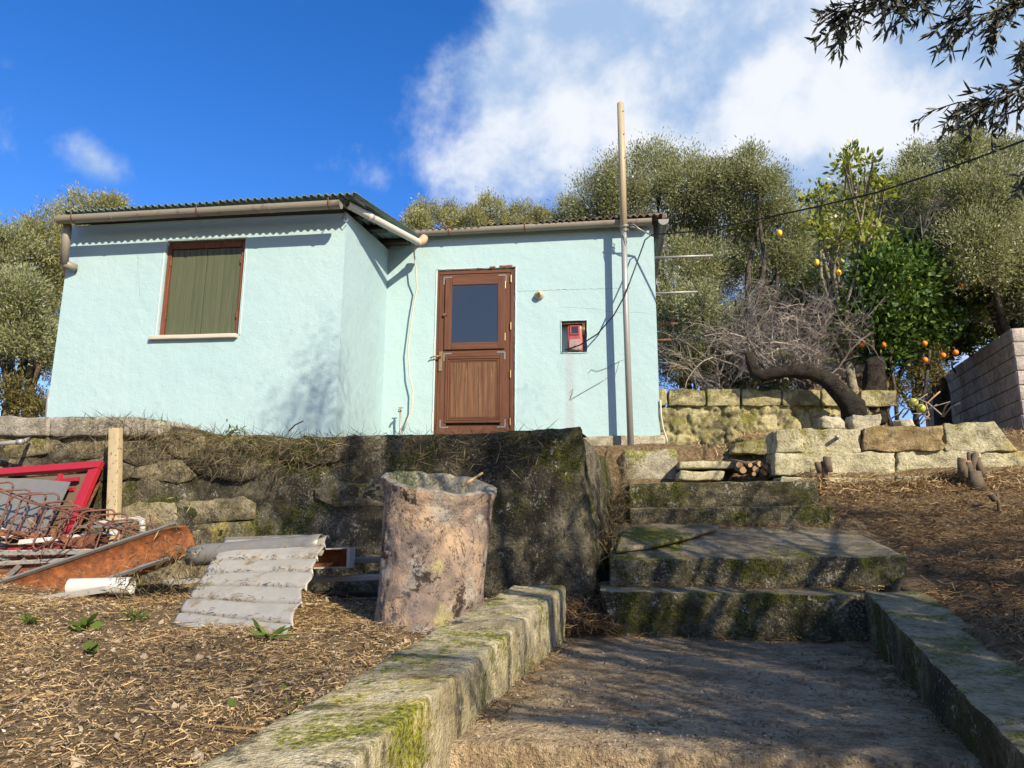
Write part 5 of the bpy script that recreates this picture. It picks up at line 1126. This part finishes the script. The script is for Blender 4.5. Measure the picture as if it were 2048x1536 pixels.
# bent dark trunk and stump
bt = thing('bent_trunk', 'dark olive trunk bent sideways over the back wall', 'tree trunk', PY(1700, 850, 9.6))
bp = [(1712, 850), (1705, 810), (1685, 790), (1655, 760), (1620, 745), (1570, 742), (1525, 752), (1502, 745)]
G().tube([PY(x, y, 9.8+.02*i) for i, (x, y) in enumerate(bp)], [.17, .16, .13, .11, .10, .09, .085, .07], 12).build('trunk', 'darkbark', bt, True)
G().tube([PY(1512, 750, 9.94), PY(1500, 725, 9.94), PY(1497, 705, 9.94)], [.075, .06, .055], 10).build('broken_branch', 'darkbark', bt, True)
tag(rbox('dark_trunk', [PY(1725, 850, 10.2), PY(1775, 850, 10.2), PY(1775, 850, 10.7), PY(1725, 850, 10.7), PY(1730, 715, 10.2), PY(1768, 715, 10.2), PY(1768, 715, 10.7), PY(1730, 715, 10.7)], (4, 4, 10), .05, 'darkbark', None, .1, 4), 'thick dark upright trunk between the orange tree and the bent trunk', 'tree trunk')

# leafless shrub
def twigs(name, label, base, N, ln, spread, rad, mat, seed, depth=3, up=.75):
    r = random.Random(seed); root = thing(name, label, 'shrub', base); g = G()
    def grow(p, d, L, rr, lev):
        pts = [p]; q = p; dd_ = d.copy()
        for k in range(3):
            dd_ = (dd_+Vector((r.gauss(0, .22), r.gauss(0, .22), r.gauss(.02, .2)))).normalized(); q = q+dd_*L/3; pts.append(q)
        g.tube(pts, [rr, rr*.8, rr*.62, rr*.45], 3 if lev < depth else 5, False)
        if lev > 0:
            for k in range(r.choice((4, 5, 6))):
                s_ = pts[r.choice((1, 2, 2, 3))]; grow(s_, (dd_*.8+Vector((r.gauss(0, .6), r.gauss(0, .6), r.gauss(.05, .55)))).normalized(), L*r.uniform(.42, .72), rr*.5, lev-1)
    for i in range(N):
        a = r.uniform(0, 2*math.pi); grow(base+Vector((r.gauss(0, .08), r.gauss(0, .08), 0)), Vector((math.cos(a)*spread, math.sin(a)*spread, up)).normalized(), ln*r.uniform(.75, 1.15), rad, depth)
    g.build('twigs', mat, root, False, fixn=False); return root
twigs('bare_shrub', 'leafless grey-brown shrub behind the bent trunk', PY(1565, 762, 10.75), 15, 1.0, .75, .02, 'twig', 3, 3, .85)
twigs('bare_shrub', 'second leafless tangle leaning over the bent trunk towards the citrus', PY(1625, 765, 10.6), 11, .8, .8, .014, 'twig', 4, 3, .55)
twigs('bare_shrub', 'bare brown twigs showing between the citrus and olive crowns', PY(1850, 560, 11.2), 10, .85, .5, .014, 'twig', 5, 3, 1.)
twigs('bare_shrub', 'low dry twigs right of the house corner', PY(1440, 785, 10.9), 10, .75, .7, .01, 'twig', 6, 2, .8)
tag(G().tube([PY(1462, 785, 11.2), PY(1464, 668, 11.2)], .03, 8).build('iron_stake', 'darkwood', None, True), 'thin dark upright stake behind the back wall', 'stake')
# cut prunings on the low wall by the citrus
r4 = random.Random(9)
for i in range(9):
    a = PY(r4.uniform(1770, 1900), r4.uniform(832, 848), r4.uniform(6.7, 7.3)); dv = Vector((r4.uniform(-.3, .3), r4.uniform(-.2, .2), r4.uniform(.02, .22)))
    tag(G().tube([a, a+dv*.5+Vector((0, 0, .03)), a+dv], [.008, .006, .003], 5, True).build('pruned_twig', 'twig', None, True), 'pale pruned twig on the low block wall under the citrus', 'twig', 'pruned twigs under the citrus trees')
c = [PY(x, y, 8.2) for x, y in ((1842, 848), (1858, 830), (1852, 808), (1866, 795), (1880, 783))]
tag(G().tube(c, .008, 6).build('pale_stem', 'cutwood', None, True), 'curving pale stem beside the cement block wall', 'stem')

# ================================================================ the olive tree the camera stands under
S = np.array(SUNV)
near = thing('near_olive_tree', 'overhanging olive tree whose leafy branches enter at the upper right', 'tree', (4.3, -1.2, .1))
g = G(); hub = Vector((3.9, -.6, 3.0))
g.tube([(4.3, -1.2, 0), (4.35, -1.1, .9), (4.1, -.9, 1.9), hub], [.27, .22, .19, .16], 12)
LC = []; LD = []
def spray(c, n, rad, D0=(0, 0, -.2)):
    off = rng.normal(size=(n, 3))*rad; LC.append(np.array(c)+off); LD.append(unit(unit(off)*.6+np.array(D0)+.7*rng.normal(size=(n, 3))))
def shade(n, px, py, pz, tmin, tmax, leaves=46, rad=.16, keep=None):
    """twigs whose shadow reaches the given stretch of wall or ground"""
    for i in range(n):
        p = np.array([rng.uniform(*px), rng.uniform(*py), 0.]); p[2] = rng.uniform(*pz) if isinstance(pz, tuple) else pz(p[0], p[1])
        if keep is not None and not keep(*p): continue
        c = p+S*rng.uniform(tmin, tmax)*1.5; v_ = Vector(c)-CAM; dp_ = v_.dot(AF)
        if dp_ > 0 and abs(v_.dot(AR)/dp_) < .72+.75/dp_ and abs(v_.dot(AU)/dp_) < .54+.75/dp_: continue
        spray(c, leaves, rad); ends.append(c)
ends = []
tz = lambda x, y: Tz(x, y)
shade(300, (.0, 2.2), (4.2, 5.95), lambda x, y: 1.2+.35*(y-4.2), 2.3, 3.8)
shade(240, (2.0, 4.4), (3.8, 5.85), tz, 2.2, 3.8)
shade(150, (-1.75, .1), (4.45, 4.5), (1.05, 2.2), 2.6, 3.8)
shade(40, (-1.7, .2), (4.6, 5.2), (2.1, 2.2), 2.6, 3.8)
shade(130, (.15, 1.35), (2.2, 4.15), (.92, .94), 2.2, 3.2, 46, .16)
shade(300, (-.2, 1.4), (1.7, 4.2), (.92, .94), 2.2, 3.4, 36, .15, keep=lambda x, y, z: x > -.2 + (2.9-y)*.55)
NMAIN = len(ends)
shade(140, (1.1, 3.4), (1.6, 4.1), (1.05, 1.3), 2.2, 3.7)
shade(20, (-1.7, -.75), (2.25, 2.75), (1.0, 1.02), 3.0, 4.2)
shade(70, (-3.2, -2.52), (6.65, 6.7), (2.3, 3.4), 4.2, 5.0, 34, .13, keep=lambda x, y, z: z < 2.5+(x+3.2)*1.6)
shade(8, (-2.5, -2.45), (6.7, 7.6), (2.3, 2.9), 4.2, 5.0)
shade(5, (-1.15, -.95), (8.1, 8.2), (2.6, 3.0), 4.5, 5.2)
shade(14, (-3.0, -1.8), (4.8, 4.8), (1.05, 2.0), 3.0, 4.2)
shade(8, (-.55, -.3), (3.0, 4.0), (1.1, 1.15), 2.6, 3.6)
shade(7, (-1.2, -.7), (3.4, 3.6), (1.0, 1.7), 2.8, 3.8, rad=.1)
en = np.array(ends); hubs = []
for k in range(26):
    c = en[rng.integers(NMAIN)]; hubs.append(c)
hubs = np.array(hubs)
for c in hubs:
    cv = Vector(c); m_ = hub.lerp(cv, .55)+Vector((rng.uniform(-.3, .3), rng.uniform(-.3, .3), rng.uniform(0, .4)))
    g.tube([hub, m_, cv], [.06, .03, .008], 6)
for c in ends:
    k = np.argmin(((hubs-c)**2).sum(1)); a = Vector(hubs[k]); b = Vector(c)
    if (a-b).length > .05: g.tube([a, a.lerp(b, .5)+Vector((rng.uniform(-.08, .08), rng.uniform(-.08, .08), .05)), b], [.007, .005, .002], 4, False)
# the twigs in view
def vtwig(pts, sub, rad=.007, seed=0, dropdir=(0, 0, -1), ls=(.08, .26)):
    r = random.Random(seed); g.tube(pts, [rad*(1-.75*i/(len(pts)-1)) for i in range(len(pts))], 5)
    seg = [(pts[i], pts[i+1]) for i in range(len(pts)-1)]
    for k in range(sub):
        a, b = r.choice(seg); p = a.lerp(b, r.random()); d = ((b-a).normalized()*.9+Vector(dropdir)*r.uniform(.1, 1.0)+Vector((r.gauss(0, .5), r.gauss(0, .5), r.gauss(0, .45)))).normalized(); L_ = r.uniform(*ls)
        e = p+d*L_+Vector((0, 0, -.03)); m_ = p.lerp(e, .5)+Vector((0, 0, .012)); g.tube([p, m_, e], [.0028, .002, .0012], 4, False)
        nl = int(L_/.016); 
        for q in range(nl+2):
            u = (q+1)/(nl+1); c = p.lerp(m_, u*2) if u < .5 else m_.lerp(e, min(1, u*2-1))
            for s_ in (1, -1):
                if r.random() < .82: LC.append(np.array([c])); LD.append(unit(np.array([d*.9+Vector((r.gauss(0, .55), r.gauss(0, .55), r.gauss(-.1, .5)))])))
YV = 2.75
vtwig([PY(2330, -90, YV), PY(2120, -50, YV), PY(1950, -25, YV), PY(1820, -15, YV-.05), PY(1720, 0, YV-.1), PY(1675, 30, YV-.1)], 84, seed=1, ls=(.06, .17))
vtwig([PY(2250, -60, YV+.1), PY(2060, -10, YV), PY(1980, 25, YV), PY(1900, 40, YV)], 30, seed=2, ls=(.06, .16))
vtwig([PY(2330, 40, YV), PY(2160, 110, YV), PY(2060, 165, YV), PY(1985, 195, YV), PY(1915, 205, YV)], 46, seed=3, ls=(.06, .18))
vtwig([PY(2300, -40, YV+.1), PY(2120, 30, YV), PY(2060, 70, YV-.05), PY(2035, 110, YV-.1)], 18, seed=4, ls=(.06, .14))
vtwig([PY(2330, 300, YV+.05), PY(2160, 320, YV), PY(2085, 335, YV), PY(2040, 345, YV)], 10, seed=5, ls=(.05, .1))
for e in (PY(2330, -90, YV), PY(2250, -60, YV+.1), PY(2330, 40, YV), PY(2300, -40, YV+.1), PY(2330, 300, YV+.05)): g.tube([hub, hub.lerp(e, .5)+Vector((0, 0, .2)), e], [.06, .03, .009], 6)
g.build('trunk', 'bark', near, True)
C = np.concatenate(LC); D = np.concatenate(LD); n = len(C)
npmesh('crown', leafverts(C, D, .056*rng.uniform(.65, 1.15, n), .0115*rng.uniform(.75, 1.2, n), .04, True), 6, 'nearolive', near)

# ================================================================ ground litter, grass and weeds
def litter(name, pts, mat, Lr, Wr, tilt=.35, lift=.02, kind=True, label=None, cat=None):
    n = len(pts); a = rng.uniform(0, 2*np.pi, n); d = unit(np.stack([np.cos(a), np.sin(a), rng.normal(0, tilt, n)], 1))
    c = pts.copy(); c[:, 2] += rng.random(n)**1.6*lift
    L = rng.uniform(*Lr, n)*rng.random(n)**.5; Wd = rng.uniform(*Wr, n); s = unit(np.cross(d, np.array([0, 0, 1.])+rng.normal(0, .5, (n, 3))))
    k = rng.normal(0, .12, (n, 1))*L[:, None]; nn = np.cross(s, d)
    P = np.stack([c-d*L[:, None]/2-s*Wd[:, None]/2, c+nn*k-s*Wd[:, None]/2, c+d*L[:, None]/2-s*Wd[:, None]/2*.5, c+d*L[:, None]/2+s*Wd[:, None]/2*.5, c+nn*k+s*Wd[:, None]/2, c-d*L[:, None]/2+s*Wd[:, None]/2], 1).reshape(-1, 3)
    base_ = np.arange(n)[:, None]*6; Fq = (base_[:, None, :]+np.array([[0, 1, 4, 5], [1, 2, 3, 4]])[None]).reshape(-1, 4)
    o = npquads(name, P, Fq, mat); stuff(o)
    if label: tag(o, label, cat)
    return o
def onground(n, x, y, keep=None, dens=None):
    X_ = rng.uniform(*x, n); Y_ = rng.uniform(*y, n)
    if keep is not None: m = keep(X_, Y_); X_, Y_ = X_[m], Y_[m]
    return np.stack([X_, Y_, T(X_, Y_)], 1)
def patchy(p, s_=2.3, lo=.25):
    q = np.sin(p[:, 0]*s_*1.7+1.3*np.sin(p[:, 1]*s_))+np.sin(p[:, 1]*s_*2.3+1.7*np.sin(p[:, 0]*s_*1.3))+.7*np.sin(p[:, 0]*s_*5.1+p[:, 1]*s_*4.3)
    return p[rng.random(len(p)) < np.clip(.62+.3*q, lo, 1)]
leftk = lambda x, y: (x < kin_l(y)-.27) & (y < yw(x)-.02)
rightk = lambda x, y: np.where(y < 4.2, x > kin_r(y)+.28, np.where(y < 5.7, x > 1.93, x > 1.72))
litter('straw_litter', patchy(onground(150000, (-4.6, -.5), (1.1, 4.9), leftk)), 'straw', (.01, .06), (.0014, .0036), .2, .022, True, 'dry straw and clippings covering the yard on the left', 'straw')
litter('cut_grass', onground(70000, (1.3, 5.2), (2.2, 6.35), rightk), 'darkstraw', (.02, .15), (.002, .0048), .22, .045, True, 'brown cut grass covering the slope right of the steps', 'cut grass')
litter('twig_litter', onground(1100, (-4.2, -.5), (1.1, 4.8), leftk), 'darkstraw', (.10, .32), (.003, .006), .1, .035, True, 'thin broken twigs scattered over the yard on the left', 'twigs')
litter('dry_grass', onground(9000, (1.0, 6), (6.8, 9.5)), 'straw', (.05, .2), (.003, .006), .6, .06, True, 'dry grass on the ground behind the low block wall', 'dry grass')
litter('straw_drift', np.concatenate([onground(2600, (.95, 1.9), (6.1, 7.0)), onground(4500, (1.5, 5), (6.1, 6.36))]), 'straw', (.04, .14), (.003, .006), .5, .07, True, 'dry straw drifted against the low block wall', 'straw')
def deadleaves(name, pts, mat, label, Lr=(.018, .042)):
    n = len(pts); a = rng.uniform(0, 2*np.pi, n); d = unit(np.stack([np.cos(a), np.sin(a), rng.normal(0, .25, n)], 1)); s_ = unit(np.cross(d, np.array([0, 0, 1.])+rng.normal(0, .3, (n, 3)))); nn = np.cross(s_, d)
    L = rng.uniform(*Lr, n)[:, None]; W_ = L*rng.uniform(.25, .5, (n, 1)); c = pts+np.array([0, 0, .012])
    P = np.stack([c-d*L*.5, c-d*L*.1+s_*W_*.5+nn*L*.08, c+d*L*.5, c-d*L*.1-s_*W_*.5+nn*L*.08, c-d*L*.05], 1).reshape(-1, 3); b_ = np.arange(n)[:, None]*5
    Fq = (b_[:, None, :]+np.array([[0, 4, 2, 1], [0, 3, 2, 4]])[None]).reshape(-1, 4); o = stuff(npquads(name, P, Fq, mat)); return tag(o, label, 'dead leaves')
def chips(name, pts, smin, smax, mat, label, cat):
    n = len(pts); s = rng.uniform(smin, smax, n)[:, None]; a = rng.normal(size=(n, 3)); a = unit(a)*s; b = unit(np.cross(a, rng.normal(size=(n, 3))))*s*rng.uniform(.4, .9, (n, 1)); c = pts+np.array([0, 0, .004])
    up = np.abs(unit(np.cross(a, b)))*s*.5
    P = np.stack([c+a, c+b, c+up, c+b, c-a, c+up, c-a, c-b, c+up, c-b, c+a, c+up], 1).reshape(-1, 3)
    # merge shared corners so that each chip is one island
    V = np.stack([c+a, c+b, c-a, c-b, c+up], 1).reshape(-1, 3); base_ = np.arange(n)[:, None]*5
    tri = np.array([[0, 1, 4], [1, 2, 4], [2, 3, 4], [3, 0, 4]]); Fc = (base_[:, None, :]+tri[None]).reshape(-1, 3)
    me = bpy.data.meshes.new(name); me.from_pydata(V.tolist(), [], Fc.tolist()); me.update(); o = ob(name, me, mat); stuff(o); return tag(o, label, cat)
chips('wood_chips', np.concatenate([onground(5200, (-4.2, -.5), (1.1, 4.7), leftk), onground(900, (1.4, 4), (2.2, 6.2), rightk)]), .003, .011, 'chip', 'pale chips and pebbles among the clippings', 'chips')
px_ = rng.uniform(-.42, 1.35, 2600); py_ = rng.uniform(2.13, 4.18, 2600); m = (px_ > kin_l(py_)) & (px_ < kin_r(py_))
chips('path_grit', np.stack([px_, py_, np.full(2600, .921)], 1)[m], .0025, .009, 'chip', 'grit and leaf crumbs scattered on the concrete path', 'grit')
e = rng.random(1500); py_ = rng.uniform(2.3, 4.2, 1500); left_ = rng.random(1500) < .5
ex = np.where(left_, kin_l(py_)+.10*rng.random(1500)**2, kin_r(py_)-.12*rng.random(1500)**2)
back = rng.random(1500) < .35; ex = np.where(back, rng.uniform(-.25, 1.3, 1500), ex); py_ = np.where(back, 4.2-.08*rng.random(1500)**2, py_)
litter('path_debris', np.stack([ex, py_, np.full(1500, .926)], 1), 'darkstraw', (.015, .08), (.002, .005), .2, .02, True, 'leaf litter gathered along the path edges', 'leaf litter')
deadleaves('dead_leaves', patchy(onground(1500, (-4.2, -.5), (1.1, 4.7), leftk), 3.1, .1), 'chip', 'dead leaves scattered over the straw on the left')
deadleaves('dead_leaves', patchy(onground(1500, (1.4, 4.5), (2.2, 6.3), rightk), 3.1, .1), 'darkstraw', 'dead leaves scattered over the slope on the right')
chips('pebbles', onground(420, (-4.2, -.5), (1.1, 4.6), leftk), .010, .028, 'chip', 'larger pale stones half buried in the straw', 'pebbles')
# debris on the step treads and in the corner by the wall
sx = rng.uniform(.1, 1.9, 2600); sy = rng.choice([4.53, 5.62, 5.98], 2600)-rng.random(2600)**2*.14
sz = np.where(sy < 4.6, t1l.z+.004, np.where(sy < 5.7, np.interp(sy, [4.55, 5.72], [t2l.z, b2.z])+.006, t3l.z+.008))
litter('step_debris', np.stack([sx, sy, sz], 1), 'darkstraw', (.02, .11), (.002, .005), .3, .03, True, 'dead grass and leaves lying on the step treads', 'leaf litter')
cx_ = rng.uniform(-.26, .10, 2200); cy_ = rng.uniform(4.08, 4.6, 2200); litter('corner_debris', np.stack([cx_, cy_, .94+.25*np.clip(cy_-4.1, 0, .6)+.05*rng.random(2200)**2], 1), 'darkstraw', (.03, .16), (.002, .005), .4, .05, True, 'dead grass heaped in the corner between kerb and wall', 'dead grass')
# dry grass hanging over the wall top
wx = np.concatenate([rng.uniform(-4.0, -.3, 2600), rng.uniform(-3.6, -2.4, 900), rng.uniform(-2.8, -1.6, 900)]); n = len(wx); wy = yw(wx)+rng.uniform(-.06, .22, n); wz = np.interp(wx, PXs, PZs)-np.maximum(0, .04-(wy-yw(wx)))*1.2*rng.random(n)-.01
c = np.stack([wx, wy, wz], 1); d = unit(np.stack([rng.normal(0, .7, n), -.5*rng.random(n)-.1, rng.normal(-.25, .5, n)], 1)); c[:, 2] -= np.where(rng.random(n) < .4, rng.random(n)*.25, 0); c[:, 1] = np.where(c[:, 2] < np.interp(wx, PXs, PZs)-.03, yw(wx)-.01, c[:, 1])
o = npmesh('wall_grass', leafverts(c, d, rng.uniform(.03, .17, n), rng.uniform(.002, .005, n)), 4, 'drygrass'); stuff(o); tag(o, 'dry grass and roots hanging over the retaining wall top', 'dry grass')
# side of the steps by the wall: grass
n = 1500; sy_ = rng.uniform(4.6, 6.9, n); c = np.stack([xs(sy_)+rng.uniform(-.05, .06, n), sy_, np.interp(sy_, [4.6, 5.6, 6, 6.9], [1.3, 1.5, 1.75, 1.95])+rng.random(n)**2*.25], 1)
o = npmesh('edge_grass', leafverts(c, unit(rng.normal(size=(n, 3))+np.array([.4, -.3, .5])), rng.uniform(.04, .14, n), rng.uniform(.002, .005, n)), 4, 'drygrass'); stuff(o); tag(o, 'dry grass growing between the steps and the wall end', 'dry grass')
# hanging dead weeds by the trough and a few tufts
for i, (px, py, off, hh, lab) in enumerate(((350, 1120, .78, .3, 'dead weed hanging over the end of the rusted trough'), (265, 1190, .98, .3, 'dry weed clump beside the white plastic pipe'), (395, 1185, 1.0, .25, 'dry weed tuft at the left edge of the corrugated sheet'))):
    b = PW(px, py, off); n = 260; c = np.array(b)+rng.normal(size=(n, 3))*np.array([.06, .05, hh*.38]); o = npmesh('dead_weed', leafverts(c, unit(rng.normal(size=(n, 3))+np.array([0, 0, -.5])), rng.uniform(.03, .09, n), rng.uniform(.003, .008, n)), 4, 'drygrass'); stuff(o); tag(o, lab, 'weed')
for i, (px, py, m_, L_, wd, n, lab) in enumerate(((170, 1262, 'weed', .07, .045, 26, 'green leafy weed on the straw at the left'), (175, 1312, 'weed', .06, .05, 9, 'flat green leaf cluster in the left foreground'), (530, 1285, 'weed', .14, .02, 12, 'bright green grass tuft below the corrugated sheet'), (60, 1250, 'weed', .05, .015, 40, 'pale green seedling patch near the left edge'), (270, 1245, 'weed', .1, .008, 40, 'yellow-green grass tuft below the white pipe'), (600, 1450, 'weed', .03, .02, 30, 'small green weeds along the kerb outer edge'))):
    b = surf(px, py); c = np.array(b)+rng.normal(size=(n, 3))*np.array([.012, .012, .006])*(6 if i == 5 else 1)+np.array([0, 0, .02]); o = npmesh('weed', leafverts(c, unit(rng.normal(size=(n, 3))*np.array([1, 1, .3])+np.array([0, 0, .35])), rng.uniform(.5, 1.1, n)*L_, rng.uniform(.6, 1.1, n)*wd, .05, True), 6, m_); (stuff(o) if i == 5 else None); tag(o, lab, 'weed')
for i, (px, py) in enumerate(((470, 868), (150, 862), (345, 866))):
    b = PW(px, py, -.1); n = 60; c = np.array(b)+rng.normal(size=(n, 3))*np.array([.07, .05, .03]); o = npmesh('weed', leafverts(c, unit(rng.normal(size=(n, 3))+np.array([0, 0, .6])), rng.uniform(.02, .06, n), rng.uniform(.006, .014, n), .03, True), 6, 'weed'); stuff(o)
    tag(o, ('small green weed on the wall top before the shuttered window', 'green tuft rooted in the cap at the left end of the wall', 'small green sprig where the wall top steps down')[i], 'weed')
tag(G().tube([PY(578, 862, 5.4), PY(590, 850, 5.4), PY(606, 842, 5.4)], .006, 5).build('dry_twig', 'darkwood', None, True), 'dark twig sticking up from the wall top before the blue wall', 'twig')
tag(G().tube([PW(455, 872, -.12), PW(466, 862, -.12)], .014, 8).build('pipe_end', 'darkwood', None, True), 'short dark pipe end on the wall top', 'pipe')

# clippings caught in the grooves of the corrugated sheet
u = rng.random(1500); k = rng.integers(0, 8, 1500); v = np.clip((k+rng.normal(0, .07, 1500))/7, 0, 1); pts = np.array([shp(a_, b_)+nup*.004 for a_, b_ in zip(u, v)])
litter('sheet_debris', pts[(np.sin(u*9+k*2.1)+rng.normal(0, .5, 1500)) > -.5], 'darkstraw', (.012, .05), (.002, .005), .15, .012, True, 'clippings caught in the grooves of the corrugated sheet', 'clippings')
# crack across the wall, broken lintel over the door
g = G(); r5 = random.Random(3); pts = [Vector((x_, YR-.0005, PY(1150, 579, YR).z+.012*mn.noise(Vector((x_*6, 1, 1)))+.012*mn.noise(Vector((x_*19, 4, 1))))) for x_ in np.linspace(DR+.02, PY(1262, 578, YR).x, 60)]
g.tube(pts, [.0022*(.4+abs(mn.noise(Vector((i*.7, 2, 2))))*1.6) for i in range(60)], 4); g.build('crack', 'black', house)
for i, (px, wd) in enumerate(((1012, .16), (985, .07), (960, .06), (1028, .04))):
    c = PY(px, 533, YR); rbox('broken_lintel', corners(c.x-wd/2, c.x+wd/2, YR-.012, YR+.02, DT+.004, DT+.034-.008*i), (5, 2, 2), .008, 'rust' if i != 2 else 'whitepaint', house, .004, 14, i)

# dry stems and leaves lodged in the scrap pile
pts = np.array([PW(rng.uniform(-60, 330), rng.uniform(1040, 1150), rng.uniform(.30, .62)) for _ in range(1100)])
litter('scrap_debris', pts, 'darkstraw', (.03, .14), (.002, .005), .5, .05, True, 'dry stems and leaves lodged among the scrap metal', 'dry stems')
pts = np.array([a_+(np.array(PW(372, 1078, .62))-a_)*rng.random()**1.5+np.array([0, -.05, -.005])+rng.normal(size=3)*.018 for a_ in [np.array(PW(-130, 1246, .98))]*260])
litter('trough_debris', pts, 'darkstraw', (.02, .10), (.002, .004), .3, .02, True, 'leaf crumbs lying in the rusted trough', 'leaf litter')
